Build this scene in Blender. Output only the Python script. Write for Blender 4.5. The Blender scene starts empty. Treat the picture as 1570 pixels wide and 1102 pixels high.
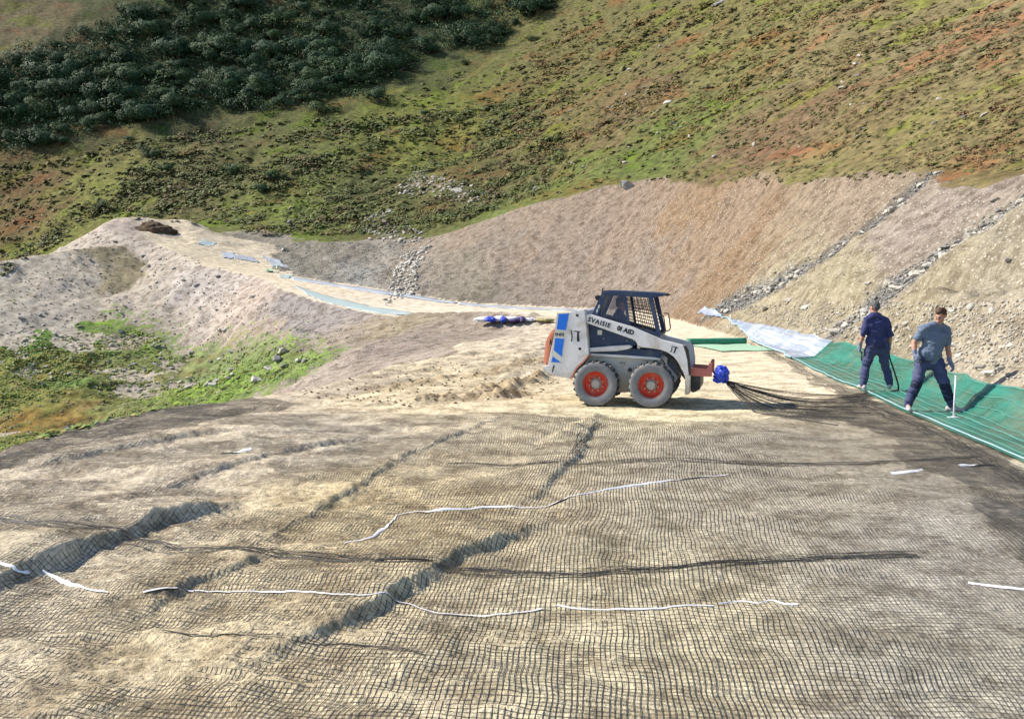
import bpy, bmesh, math, random
import numpy as np
from mathutils import Vector, Matrix

R = math.radians
rnd = random.Random(7)
nrg = np.random.default_rng(7)
SC = bpy.context.scene
COL = SC.collection

# ------------------------------------------------------------------ camera
FPX, PW, PH, HORIZON, CAMZ = 1540.0, 1570.0, 1102.0, 425.0, 2.2
PITCH = math.atan((PH / 2 - HORIZON) / FPX)
cam_data = bpy.data.cameras.new('camera')
cam_data.sensor_width = 36.0
cam_data.lens = 36.0 * FPX / PW
cam_data.clip_start, cam_data.clip_end = 0.1, 5000.0
cam = bpy.data.objects.new('camera', cam_data)
cam.location = (0, 0, CAMZ)
cam.rotation_euler = (math.pi / 2 - PITCH, 0, 0)
COL.objects.link(cam)
SC.camera = cam

# ------------------------------------------------------------------ sky, sun, exposure
SUN_EL, SUN_BACK = R(41), R(11)      # sun stands to the left, a touch beyond the loader
to_sun = Vector((-math.cos(SUN_EL) * math.cos(SUN_BACK), math.cos(SUN_EL) * math.sin(SUN_BACK), math.sin(SUN_EL)))
world = bpy.data.worlds.new('World')
SC.world = world
world.use_nodes = True
wn = world.node_tree.nodes
sky = wn.new('ShaderNodeTexSky')
sky.sky_type = 'NISHITA'
sky.sun_disc = False
sky.sun_elevation = SUN_EL
sky.sun_rotation = math.atan2(to_sun.x, to_sun.y)
sky.altitude = 1800
sky.air_density, sky.dust_density, sky.ozone_density = 1.0, 1.2, 1.0
wn['Background'].inputs['Strength'].default_value = 0.135
world.node_tree.links.new(sky.outputs[0], wn['Background'].inputs['Color'])
sun_data = bpy.data.lights.new('sun', 'SUN')
sun_data.energy = 4.9
sun_data.angle = R(0.55)
sun_data.color = (1.0, 0.905, 0.765)
sun = bpy.data.objects.new('sun', sun_data)
sun.rotation_euler = to_sun.to_track_quat('Z', 'Y').to_euler()
sun.location = to_sun * 300
COL.objects.link(sun)
SC.view_settings.view_transform = 'Standard'
SC.view_settings.look = 'None'
SC.view_settings.exposure = 0.74
SC.view_settings.gamma = 1.0
SC.view_settings.use_curve_mapping = False
SC.cycles.max_bounces = 5
SC.cycles.diffuse_bounces = 2
SC.cycles.glossy_bounces = 2
SC.cycles.transparent_max_bounces = 8

# ------------------------------------------------------------------ picture geometry: a pixel of the photograph and a distance give a place
CP, SP = math.cos(PITCH), math.sin(PITCH)
def ray(px, py):
    cx = (np.asarray(px, float) - PW / 2) / FPX
    cy = (PH / 2 - np.asarray(py, float)) / FPX
    dy = CP + cy * SP
    return cx / dy, (-SP + cy * CP) / dy          # slopes dx/dY and dz/dY
def at(px, py, d):
    a, b = ray(px, py)
    return (float(a * d), float(d), float(CAMZ + b * d))
def flat(px, py, z=0.0):
    a, b = ray(px, py)
    d = (z - CAMZ) / b
    return (float(a * d), float(d))

# ------------------------------------------------------------------ noise and surfaces
def _hash(ix, iy, seed):
    h = (ix.astype(np.int64) * 374761393 + iy.astype(np.int64) * 668265263 + seed * 1442695041) & 0x7fffffff
    h = ((h ^ (h >> 13)) * 1274126177) & 0x7fffffff
    h = ((h ^ (h >> 16)) * 974711) & 0x7fffffff
    return (h & 0xffff) / 65535.0
def vnoise(x, y, seed=0):
    x = np.asarray(x, float); y = np.asarray(y, float)
    ix, iy = np.floor(x), np.floor(y)
    fx, fy = x - ix, y - iy
    fx = fx * fx * fx * (fx * (fx * 6 - 15) + 10); fy = fy * fy * fy * (fy * (fy * 6 - 15) + 10)
    a, b = _hash(ix, iy, seed), _hash(ix + 1, iy, seed)
    c, d = _hash(ix, iy + 1, seed), _hash(ix + 1, iy + 1, seed)
    return ((a + (b - a) * fx) * (1 - fy) + (c + (d - c) * fx) * fy) * 2 - 1
def fbm(x, y, scale, octaves=4, seed=0, gain=0.5, ridged=False):
    s, amp, tot = 0.0, 1.0, 0.0
    c, sn = 0.8, 0.6
    x = np.asarray(x, float) / scale; y = np.asarray(y, float) / scale
    for o in range(octaves):
        n = vnoise(x, y, seed + o * 17)
        if ridged: n = 1 - 2 * np.abs(n)
        s = s + amp * n; tot += amp; amp *= gain
        x, y = (c * x - sn * y) * 2.03 + 11.7, (sn * x + c * y) * 2.03 - 5.3
    return s / tot
def sstep(a, b, v):
    t = np.clip((np.asarray(v, float) - a) / (b - a), 0, 1)
    return t * t * (3 - 2 * t)

class TPS:
    def __init__(self, pts, lam=0.0):
        P = np.array(pts, float)
        self.s = 30.0
        self.X = P[:, :2] / self.s
        n = len(P)
        K = self.k(self.X, self.X) + lam * np.eye(n)
        A = np.zeros((n + 3, n + 3)); A[:n, :n] = K
        A[:n, n] = 1; A[:n, n + 1:] = self.X; A[n, :n] = 1; A[n + 1:, :n] = self.X.T
        self.w = np.linalg.solve(A, np.concatenate([P[:, 2], [0, 0, 0]]))
    def k(self, a, b):
        d2 = ((a[:, None, :] - b[None, :, :]) ** 2).sum(-1)
        return 0.5 * d2 * np.log(d2 + 1e-12)
    def __call__(self, x, y):
        x = np.asarray(x, float); sh = x.shape
        Q = np.stack([x.ravel(), np.asarray(y, float).ravel()], 1) / self.s
        out = np.empty(len(Q)); n = len(self.X)
        for i in range(0, len(Q), 40000):
            q = Q[i:i + 40000]
            out[i:i + 40000] = self.k(q, self.X) @ self.w[:n] + self.w[n] + q @ self.w[n + 1:]
        return out.reshape(sh)

def pts(*rows):
    return [at(*r) for r in rows]

BENCH = TPS([(-9, 4, 0), (9, 4, 0), (-9, 12, 0), (9, 13, 0), (-8, 20, 0), (9, 20, 0), (0, 9, 0), (0, 16, 0), (0, 26, 0), (9, 28, 0), (9, 38, 0), (3, 38, 0), (9, 47, 0.05)]
    + pts((900, 478, 62), (1000, 482, 56), (830, 472, 68), (700, 464, 72), (600, 448, 76), (480, 430, 80), (400, 411, 84),
          (300, 402, 79), (420, 436, 69), (480, 458, 65), (560, 478, 60), (640, 488, 56), (780, 490, 52),
          (290, 388, 84), (255, 368, 88), (235, 350, 92), (190, 337, 93), (160, 345, 92), (310, 350, 97), (280, 340, 97))
    + [(-50, 101, 1.5), (-38, 106, 4.5), (-30, 104, 6.0), (-60, 90, -3), (-48, 86, 3.2), (-15, 95, 3.5), (-60, 110, -1)])
BANK_TOP = pts((1750, 655, 11.5), (1570, 603, 15), (1460, 575, 18), (1370, 547, 21.5), (1250, 520, 28.5), (1150, 497, 37), (1070, 487, 47))
CUT = TPS(BANK_TOP + [(x - 0.5, y, z * 0.0) for x, y, z in BANK_TOP[:-1]]
    + pts((1000, 481, 58), (900, 474, 66), (700, 464, 73), (600, 447, 77), (480, 430, 81), (400, 410, 86), (330, 385, 93),
          (1570, 455, 18.8), (1400, 457, 23.2), (1250, 463, 30.5), (1130, 472, 41),
          (1570, 268, 29), (1420, 264, 37), (1300, 268, 44), (1200, 288, 52), (1100, 282, 64), (960, 282, 78), (800, 318, 86), (650, 366, 93), (560, 370, 95), (450, 370, 97), (340, 356, 102))
    + [(0, 20, -7), (0, 40, -5.5), (-10, 60, -4.5), (2, 54, -3.2), (-20, 70, -2.5), (0, 5, -8), (-20, 20, -9), (-30, 60, -5), (-10, 40, -6),
       (-45, 100, 16), (-60, 112, 18), (-40, 125, 22), (-10, 115, 22), (10, 105, 30), (22, 80, 24), (28, 50, 22), (28, 30, 18), (20, 15, 11), (13, 6, 5.5)])
HILL = TPS(pts((1570, 268, 29), (1420, 264, 37), (1300, 268, 44), (1200, 288, 52), (1100, 282, 64), (960, 282, 78), (800, 318, 86), (650, 366, 93), (560, 370, 95), (450, 370, 97), (340, 356, 102),
          (200, 380, 108), (100, 400, 112), (0, 440, 114), (-150, 450, 118), (0, 330, 130), (-150, 330, 135),
          (150, 300, 128), (300, 280, 128), (450, 270, 126), (600, 270, 122), (750, 240, 118), (900, 200, 110), (1050, 180, 92), (1200, 150, 77), (1400, 130, 55), (1570, 130, 43), (1700, 100, 38),
          (0, 200, 150), (0, 0, 190), (-200, 0, 195), (300, 170, 156), (300, 0, 192), (600, 140, 160), (600, 0, 200), (785, 100, 160), (785, 0, 196), (1000, 0, 165), (1200, 0, 122), (1400, 0, 86), (1570, 0, 66), (1750, 0, 55),
          (300, -250, 260), (900, -250, 250), (1300, -250, 160), (1600, -250, 105), (-300, -250, 260))
    + [(0, 40, 4), (0, 15, 4), (-15, 60, 4), (10, 15, 8), (-25, 75, 6), (5, 65, 4.5), (-45, 85, 2)])
FILL = TPS([(*flat(a, b), 0.0) for a, b in ((-150, 745), (0, 692), (110, 655), (250, 628), (370, 612), (560, 577), (700, 547), (790, 520))]
    + pts((838, 500, 45), (740, 487, 51), (650, 485, 55), (590, 490, 57), (540, 489, 59), (480, 466, 64), (420, 443, 68), (300, 406, 78),
          (240, 392, 84), (180, 362, 88), (140, 360, 90), (90, 396, 88), (40, 430, 86), (0, 455, 84),
          (200, 420, 83), (120, 430, 82), (300, 460, 74), (300, 520, 69), (150, 520, 70), (0, 520, 69), (300, 590, 63), (100, 600, 60), (0, 640, 56),
          (400, 560, 55), (480, 540, 48), (450, 590, 38), (560, 530, 47), (650, 522, 44), (560, 560, 33), (480, 598, 26))
    + [(-9, 20, -3.2), (-11, 30, -5), (-16, 40, -6.5), (-13, 12, -4.5), (-12, 4, -4), (-30, 30, -9), (-50, 60, -6),
       (0, 15, 3.2), (3, 30, 2.6), (5, 45, 1.8), (-5, 67, 2.5), (5, 60, 2.2), (-15, 76, 4.2), (-24, 87, 7), (8, 10, 5), (8, 40, 4), (-30, 93, 10), (-45, 110, 3), (-65, 95, -6)])

# ridges and ruts pressed into the near ground: (polyline in pixels, height, gentle width, steep width)
RIDGES = [([(-160, 985), (0, 908), (120, 850), (230, 808), (300, 790), (400, 765)], 0.125, 1.0, 0.085),
          ([(330, 1055), (560, 938), (640, 885), (700, 850), (860, 790)], 0.080, 0.8, 0.062),
          ([(740, 805), (830, 750), (885, 695), (915, 640)], 0.05, 0.7, 0.055),
          ([(260, 905), (430, 815), (520, 765), (620, 700), (790, 630)], 0.042, 0.8, 0.05),
          ([(100, 805), (300, 735), (420, 700), (600, 660)], 0.055, 0.7, 0.06),
          ([(-60, 740), (180, 690), (400, 653)], 0.06, 0.7, 0.07),
          ([(150, 980), (300, 895), (450, 835)], 0.05, 0.5, 0.05)]
RIDGES_W = [(np.array([flat(*p) for p in pl]), h, a, b) for pl, h, a, b in RIDGES]
RUTS = [([(830, 606), (760, 611), (690, 614), (600, 619)], 0.15, 0.20), ([(840, 577), (800, 588), (760, 600), (700, 608)], 0.16, 0.25),
        ([(850, 545), (790, 565), (740, 577), (650, 585)], 0.08, 0.3), ([(700, 575), (640, 590), (570, 600)], 0.08, 0.3),
        ([(925, 632), (900, 645), (880, 660), (840, 680)], 0.05, 0.12)]
RUTS_W = [(np.array([flat(*p) for p in pl]), h, w) for pl, h, w in RUTS]

def seg_dist(x, y, P):
    """signed distance (left of the line positive) and position along a polyline"""
    best = np.full(x.shape, 1e9); sgn = np.ones(x.shape); tt = np.zeros(x.shape)
    L = np.concatenate([[0], np.cumsum(np.hypot(*(P[1:] - P[:-1]).T))])
    for i in range(len(P) - 1):
        a, b = P[i], P[i + 1]; d = b - a; l2 = (d ** 2).sum()
        t = np.clip(((x - a[0]) * d[0] + (y - a[1]) * d[1]) / l2, 0, 1)
        qx, qy = x - a[0] - t * d[0], y - a[1] - t * d[1]
        dd = np.hypot(qx, qy)
        m = dd < best
        best = np.where(m, dd, best)
        sgn = np.where(m, np.sign(d[0] * (y - a[1]) - d[1] * (x - a[0])), sgn)
        tt = np.where(m, (L[i] + t * (L[i + 1] - L[i])) / L[-1], tt)
    return best * sgn, tt

HUMP = np.array([at(585, 486, 56)[:2], at(650, 480, 52.5)[:2], at(740, 484, 50)[:2], at(835, 494, 47)[:2]])
LEDGE = np.array([at(1750, 455, 15)[:2], at(1570, 455, 18.8)[:2], at(1400, 457, 23.2)[:2], at(1250, 463, 29.5)[:2], at(1130, 472, 40)[:2]])
DRAINS = []   # filled below: the two rubble drains in the cut slope, in plan

def terrain(x, y, want_region=False):
    x = np.asarray(x, float); y = np.asarray(y, float); sh = x.shape
    x, y = x.ravel(), y.ravel()
    r = np.hypot(x, y)
    b = BENCH(x, y)
    nb = np.zeros_like(b)
    # near ground: drifts, ridges, ruts
    near = y < 34
    xs, ys = x[near], y[near]
    if len(xs):
        add = 0.05 * fbm(xs + 0.3 * ys, ys * 0.6, 2.6, 3, 3)
        wob = 0.07 * fbm(xs, ys, 0.7, 3, 91) + 0.05 * fbm(xs, ys, 0.2, 3, 92)
        for P, hh, wa, wb in RIDGES_W:
            k = (np.abs(xs - P[:, 0].mean()) < 3.5) & (np.abs(ys - P[:, 1].mean()) < 6)
            if not k.any(): continue
            s, t = seg_dist(xs[k], ys[k], P)
            s = s + wob[k]
            amp = hh * sstep(0, 0.3, np.minimum(t, 1 - t)) * (0.95 + 0.2 * vnoise(t * 9, t * 0, 5))
            prof = np.where(s > 0, np.exp(-(s / wa) ** 2), np.exp(-(np.abs(s) / wb) ** 2))
            add[k] += amp * prof - 0.10 * amp * np.exp(-((s + wb * 2.5) / (wb * 2)) ** 2)
        for P, hh, w in RUTS_W:
            k = (np.abs(xs - P[:, 0].mean()) < 5) & (np.abs(ys - P[:, 1].mean()) < 5)
            if not k.any(): continue
            s, t = seg_dist(xs[k], ys[k], P)
            s = s + 0.6 * wob[k]
            clod = np.clip(0.6 + 1.3 * fbm(xs[k], ys[k], 0.22, 3, 44), 0, 2.0)
            add[k] += hh * clod * np.exp(-(s / w) ** 2) * np.clip(np.minimum(t, 1 - t) * 6, 0, 1) - 0.6 * hh * np.exp(-((s + 1.6 * w) / w) ** 2)
        # soil grain, finer close by
        fade = np.clip(14 / np.maximum(ys, 1), 0.25, 1.0)
        left = sstep(1.5, -2.5, xs - 0.02 * ys)
        add += (0.010 + 0.014 * left) * fade * fbm(xs, ys * 0.8, 0.32, 3, 21) + (0.006 + 0.007 * left) * fade * fbm(xs, ys, 0.10, 2, 23)
        wr = left * sstep(17, 13, ys) + 0.25
        add += 0.022 * wr * fbm(xs * 0.38 - ys * 0.10, ys + 0.25 * xs, 0.30, 3, 25, 0.55, True)
        nb[near] += add
    # scrapes across the bare soil beyond the net
    m = y > 15
    if m.any():
        xm, ym = x[m], y[m]
        mid = sstep(15, 19, ym) * sstep(70, 40, ym) * sstep(7.5, 3, xm)
        g = mid * (0.05 * fbm(xm * 0.55 + ym * 0.12, ym * 0.5 - xm * 0.6, 0.8, 4, 31, 0.6))
        st = sstep(19, 24, ym) * sstep(58, 50, ym) * sstep(3.0, 0.5, xm - 0.07 * (ym - 30))
        al, pe = xm * 0.43 + ym * 0.90, xm * 0.90 - ym * 0.43
        g += st * (0.11 * fbm(pe, al * 0.16, 0.75, 4, 33, 0.6, True) + 0.03 * fbm(pe, al * 0.5, 0.3, 2, 34))
        s, t = seg_dist(xm, ym, HUMP)
        g += 0.50 * np.exp(-(s / 2.4) ** 2) * np.clip(np.minimum(t, 1 - t) * 8, 0, 1)
        g += sstep(84, 92, ym) * sstep(-20, -28, xm) * 0.5 * fbm(xm, ym, 3, 4, 61)
        nb[m] += g
    b = b + nb
    # embankment: slumped runnels
    f = np.full_like(b, 99.0)
    m = (x < 3.5) | (y > 40)
    if m.any():
        xm, ym = x[m], y[m]; g = FILL(xm, ym); d = g - b[m]
        f[m] = g + nb[m] * 0.6 + sstep(24, 50, ym) * (0.62 * fbm(xm * 0.45 + ym * 0.3, ym * 0.5 - xm * 0.15, 2.6, 5, 71, 0.55, True) + 0.22 * fbm(xm * 0.35 + ym * 0.3, ym - 0.5 * xm, 0.6, 3, 72)) * np.where(d < 0, 1, 0.4) * sstep(-0.2, -2.0, d)
    c = np.full_like(b, -50.0); h = np.full_like(b, -50.0)
    m = (x > 5.2) | (y > 44)
    if m.any():
        xm, ym, rm = x[m], y[m], r[m]
        cm = CUT(xm, ym) + 0.8 * np.maximum(0, rm - 112)
        hm = HILL(xm, ym)
        # runnels raked down the cut face
        ra = np.arctan2(xm + 2, ym - 38) * 30; rr_ = np.hypot(xm + 2, ym - 38)
        cm = cm + sstep(0.8, 2.5, cm) * (0.16 * fbm(ra, rr_ * 0.14, 1.5, 4, 87, 0.6, True) + 0.10 * fbm(xm, ym, 0.5, 3, 88))
        # cut slope: steps and crags
        s, t = seg_dist(xm, ym, LEDGE)
        cm = cm + 0.34 * np.exp(-((s - 0.45) / 0.55) ** 2) * sstep(40, 24, ym) - 0.42 * np.exp(-((s + 0.55) / 0.42) ** 2) * sstep(44, 30, ym)
        crag = sstep(0.3, 1.2, cm) * sstep(60, 26, ym)
        cm = cm + (crag + 0.5 * crag * sstep(34, 26, ym) * sstep(2.6, 1.8, cm)) * (0.15 * fbm(xm + 0.25 * ym, ym * 0.7, 1.2, 5, 81, 0.6, True) + 0.05 * fbm(xm, ym, 0.28, 3, 83))
        cm = cm + sstep(40, 60, ym) * (0.30 * fbm(xm, ym, 3.2, 5, 84, 0.5) + 0.10 * fbm(xm, ym, 0.8, 3, 85))
        # the trimmed toe under the netting
        xt = np.interp(ym, [p[1] for p in BANK_TOP], [p[0] for p in BANK_TOP])
        line = np.where(xm < xt, (xm - xt + 0.5) * 0.95, 0.475 + (xm - xt) * 0.72) + 0.02 * fbm(xm, ym, 0.5, 2, 89)
        w = sstep(0.0, 1.3, xm - xt)
        w = 1 - (1 - w) * sstep(52, 46, ym)
        cm = line * (1 - w) + cm * w
        for P, wd, dp in DRAINS:
            s, t = seg_dist(xm, ym, P)
            cm = cm - dp * np.exp(-(s / wd) ** 4) * np.clip((1 - t) * 5, 0, 1)
        # hillside: hollows and hummocks
        sc = np.clip(rm / 90, 0.4, 1.4)
        hm = hm + sc * (1.5 * fbm(xm, ym, 26, 3, 101) + 0.55 * fbm(xm, ym * 0.8, 7.0, 3, 102) + 0.26 * fbm(xm, ym * 0.8, 1.9, 3, 103, 0.6)) * sstep(0.0, 4.0, cm - hm) + 0.1 * fbm(xm, ym, 1.5, 3, 104)
        c[m], h[m] = cm, hm
    built = np.minimum(b, f); nat = np.minimum(c, h)
    z = np.maximum(built, nat).reshape(sh)
    if not want_region: return z
    reg = np.where(built >= nat, np.where(b <= f, 0, 1), np.where(c <= h, 2, 3))
    return z, reg.reshape(sh), (c - h).reshape(sh), (f - b).reshape(sh), (built - nat).reshape(sh)

def hits(pxs, pys, d0=3.5, d1=320.0, n=420):
    """where the sight lines of pixels meet the ground"""
    pxs = np.asarray(pxs, float); pys = np.asarray(pys, float)
    a, b = ray(pxs, pys)
    out = np.zeros((len(pxs), 3))
    if GRID is None:
        d = d0 * (d1 / d0) ** np.linspace(0, 1, n)
        for k in range(len(pxs)):
            Z = terrain(a[k] * d, d); i = int((Z > CAMZ + b[k] * d).argmax())
            out[k] = (a[k] * d[i], d[i], Z[i])
        return out
    TH, RR, GZ2 = GRID
    fi = np.clip((np.arctan(a) - TH[0]) / (TH[1] - TH[0]), 0, len(TH) - 1.001); i0 = fi.astype(int); t = fi - i0
    cosv = np.cos(np.arctan(a))
    lo = int(np.searchsorted(RR, d0))
    for k in range(0, len(pxs), 2000):
        q = slice(k, k + 2000)
        Z = GZ2[lo:, i0[q]] * (1 - t[q]) + GZ2[lo:, i0[q] + 1] * t[q]
        D = RR[lo:, None] * cosv[q][None]
        G = CAMZ + b[q][None] * D - Z
        m = G < 0
        i = np.where(m.any(0), m.argmax(0), len(RR) - lo - 1); j = np.maximum(i - 1, 0); c = np.arange(G.shape[1])
        w = np.clip(G[j, c] / np.maximum(G[j, c] - G[i, c], 1e-9), 0, 1)
        d = D[j, c] + w * (D[i, c] - D[j, c])
        out[q, 0] = a[q] * d; out[q, 1] = d; out[q, 2] = Z[j, c] + w * (Z[i, c] - Z[j, c])
    return out
def hit(px, py, d0=3.5):
    return tuple(float(v) for v in hits([px], [py], d0)[0])
def ground(x, y, field=None):
    """height of the built land, read back from its own mesh grid"""
    x = np.asarray(x, float); y = np.asarray(y, float)
    TH, RR, GZ2 = GRID
    A = GZ2 if field is None else field
    u = np.clip((np.arctan2(x, y) - TH[0]) / (TH[1] - TH[0]), 0, len(TH) - 1.001)
    v = np.clip(np.log(np.maximum(np.hypot(x, y), 1e-6) / RR[0]) / math.log(RR[1] / RR[0]), 0, len(RR) - 1.001)
    i, j = u.astype(int), v.astype(int); p, q = u - i, v - j
    if field is not None: return A[j, i]
    return A[j, i] * (1 - p) * (1 - q) + A[j, i + 1] * p * (1 - q) + A[j + 1, i] * (1 - p) * q + A[j + 1, i + 1] * p * q
def gz(x, y):
    return float(ground(float(x), float(y)))

GRID = None
_d1 = hits([1432, 1370, 1300, 1230, 1160, 1095], [270, 318, 368, 415, 450, 478])[:, :2]
_d2 = hits([1600, 1530, 1470, 1420, 1380, 1330, 1290], [285, 330, 372, 408, 432, 478, 508])[:, :2]
DRAINS += [(_d1, 0.50, 0.22), (_d2, 0.50, 0.22)]

# ------------------------------------------------------------------ object helpers
def tag(o, label=None, cat=None, group=None, kind=None):
    for k, v in (('label', label), ('category', cat), ('group', group), ('kind', kind)):
        if v is not None: o[k] = v
    return o
def empty(name, loc=(0, 0, 0), rz=0.0):
    o = bpy.data.objects.new(name, None)
    o.empty_display_size = 0.2
    o.location = loc; o.rotation_euler = (0, 0, rz)
    COL.objects.link(o)
    return o
def link(name, me, mat=None, parent=None, smooth=False):
    o = bpy.data.objects.new(name, me)
    if mat is not None:
        for m in (mat if isinstance(mat, (list, tuple)) else [mat]): me.materials.append(m)
    if smooth: me.polygons.foreach_set('use_smooth', np.ones(len(me.polygons), bool))
    COL.objects.link(o)
    if parent is not None: o.parent = parent
    return o
def np_mesh(name, V, F):
    """fast mesh from arrays; F is (n,3) or (n,4)"""
    V = np.ascontiguousarray(V, np.float32); F = np.ascontiguousarray(F, np.int32)
    me = bpy.data.meshes.new(name)
    n, k = F.shape
    me.vertices.add(len(V)); me.vertices.foreach_set('co', V.ravel())
    me.loops.add(n * k); me.loops.foreach_set('vertex_index', F.ravel())
    me.polygons.add(n); me.polygons.foreach_set('loop_start', np.arange(n, dtype=np.int32) * k)
    me.update(calc_edges=True)
    return me
def set_attr(me, name, arr):
    if arr.ndim == 1:
        a = me.attributes.new(name, 'FLOAT', 'POINT'); a.data.foreach_set('value', arr.astype(np.float32))
    else:
        a = me.attributes.new(name, 'FLOAT_COLOR', 'POINT')
        a.data.foreach_set('color', np.concatenate([arr, np.ones((len(arr), 1))], 1).astype(np.float32).ravel())

# ------------------------------------------------------------------ material helpers
class NT:
    def __init__(self, name):
        self.m = bpy.data.materials.new(name); self.m.use_nodes = True
        self.t = self.m.node_tree; self.b = self.t.nodes['Principled BSDF']
        self.pos = None
    def n(self, typ, **kw):
        nd = self.t.nodes.new(typ)
        for k, v in kw.items(): setattr(nd, k, v)
        return nd
    def put(self, sock, v):
        if hasattr(v, 'is_linked') or isinstance(v, bpy.types.NodeSocket): self.t.links.new(v, sock)
        else:
            if isinstance(v, (tuple, list)) and len(v) == 3 and sock.type == 'RGBA': v = (*v, 1)
            sock.default_value = v
    def math(self, op, a, b=None, c=None, clamp=False):
        nd = self.n('ShaderNodeMath', operation=op, use_clamp=clamp)
        for s, v in zip(nd.inputs, (a, b, c)):
            if v is not None: self.put(s, v)
        return nd.outputs[0]
    def mix(self, f, a, b, mode='MIX'):
        nd = self.n('ShaderNodeMix', data_type='RGBA', blend_type=mode)
        self.put(nd.inputs[0], f); self.put(nd.inputs[6], a); self.put(nd.inputs[7], b)
        return nd.outputs[2]
    def attr(self, name, fac=False):
        nd = self.n('ShaderNodeAttribute', attribute_name=name)
        return nd.outputs['Fac'] if fac else nd.outputs['Color']
    def where(self):
        if self.pos is None: self.pos = self.n('ShaderNodeNewGeometry').outputs['Position']
        return self.pos
    def obj(self):
        return self.n('ShaderNodeTexCoord').outputs['Object']
    def noise(self, scale, detail=4, rough=0.55, vec=None, stretch=None, dist=0.0):
        v = vec if vec is not None else self.where()
        if stretch:
            mp = self.n('ShaderNodeMapping'); self.t.links.new(v, mp.inputs[0]); mp.inputs['Scale'].default_value = stretch; v = mp.outputs[0]
        nd = self.n('ShaderNodeTexNoise'); self.t.links.new(v, nd.inputs['Vector'])
        nd.inputs['Scale'].default_value = scale; nd.inputs['Detail'].default_value = detail; nd.inputs['Roughness'].default_value = rough; nd.inputs['Distortion'].default_value = dist
        return nd.outputs[0]
    def voronoi(self, scale, feature='F1', vec=None):
        nd = self.n('ShaderNodeTexVoronoi', feature=feature); self.t.links.new(vec if vec is not None else self.where(), nd.inputs['Vector'])
        nd.inputs['Scale'].default_value = scale
        return nd
    def ramp(self, f, stops, interp='LINEAR'):
        nd = self.n('ShaderNodeValToRGB'); r = nd.color_ramp; r.interpolation = interp
        while len(r.elements) < len(stops): r.elements.new(0.5)
        for e, (p, c) in zip(r.elements, stops):
            e.position = p; e.color = (*c, 1) if isinstance(c, (tuple, list)) else (c, c, c, 1)
        self.put(nd.inputs[0], f)
        return nd.outputs[0]
    def step(self, f, a, b):
        nd = self.n('ShaderNodeMapRange', interpolation_type='SMOOTHSTEP')
        self.put(nd.inputs[0], f); nd.inputs[1].default_value = a; nd.inputs[2].default_value = b
        return nd.outputs[0]
    def bump(self, h, strength=0.5, dist=0.02, normal=None):
        nd = self.n('ShaderNodeBump'); nd.inputs['Strength'].default_value = strength; nd.inputs['Distance'].default_value = dist
        self.put(nd.inputs['Height'], h)
        if normal is not None: self.t.links.new(normal, nd.inputs['Normal'])
        return nd.outputs[0]
    def done(self, color=None, rough=0.9, normal=None, metal=0.0, spec=0.25):
        if color is not None: self.put(self.b.inputs['Base Color'], color)
        self.put(self.b.inputs['Roughness'], rough); self.b.inputs['Metallic'].default_value = metal
        self.b.inputs['Specular IOR Level'].default_value = spec
        if normal is not None: self.t.links.new(normal, self.b.inputs['Normal'])
        return self.m

def worn(name, col, rough=0.6, amount=0.25, dirt=(0.30, 0.26, 0.19), dirt_amt=0.35, scale=6.0, metal=0.0, spec=0.35, bump=0.0, low=None):
    """paint, rubber, plastic or cloth with uneven tone and dust in patches"""
    q = NT(name); v = q.obj()
    n1 = q.noise(scale, 5, 0.6, v); n2 = q.noise(scale * 7, 3, 0.6, v)
    c = q.mix(q.math('MULTIPLY', q.step(n2, 0.3, 0.75), amount), col, tuple(x * 0.62 for x in col))
    k = q.math('MULTIPLY', q.step(n1, 0.45, 0.75), dirt_amt)
    if low:
        sp = q.n('ShaderNodeSeparateXYZ'); q.t.links.new(v, sp.inputs[0])
        k = q.math('MAXIMUM', k, q.math('MULTIPLY', q.step(q.math('ADD', sp.outputs[2], q.math('MULTIPLY', q.math('SUBTRACT', n2, 0.5), 0.9)), low[1], low[0]), 0.85))
    c = q.mix(k, c, dirt)
    return q.done(c, q.math('ADD', rough - 0.1, q.math('MULTIPLY', n2, 0.25)), q.bump(n2, bump, 0.004) if bump else None, metal, spec)

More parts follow.
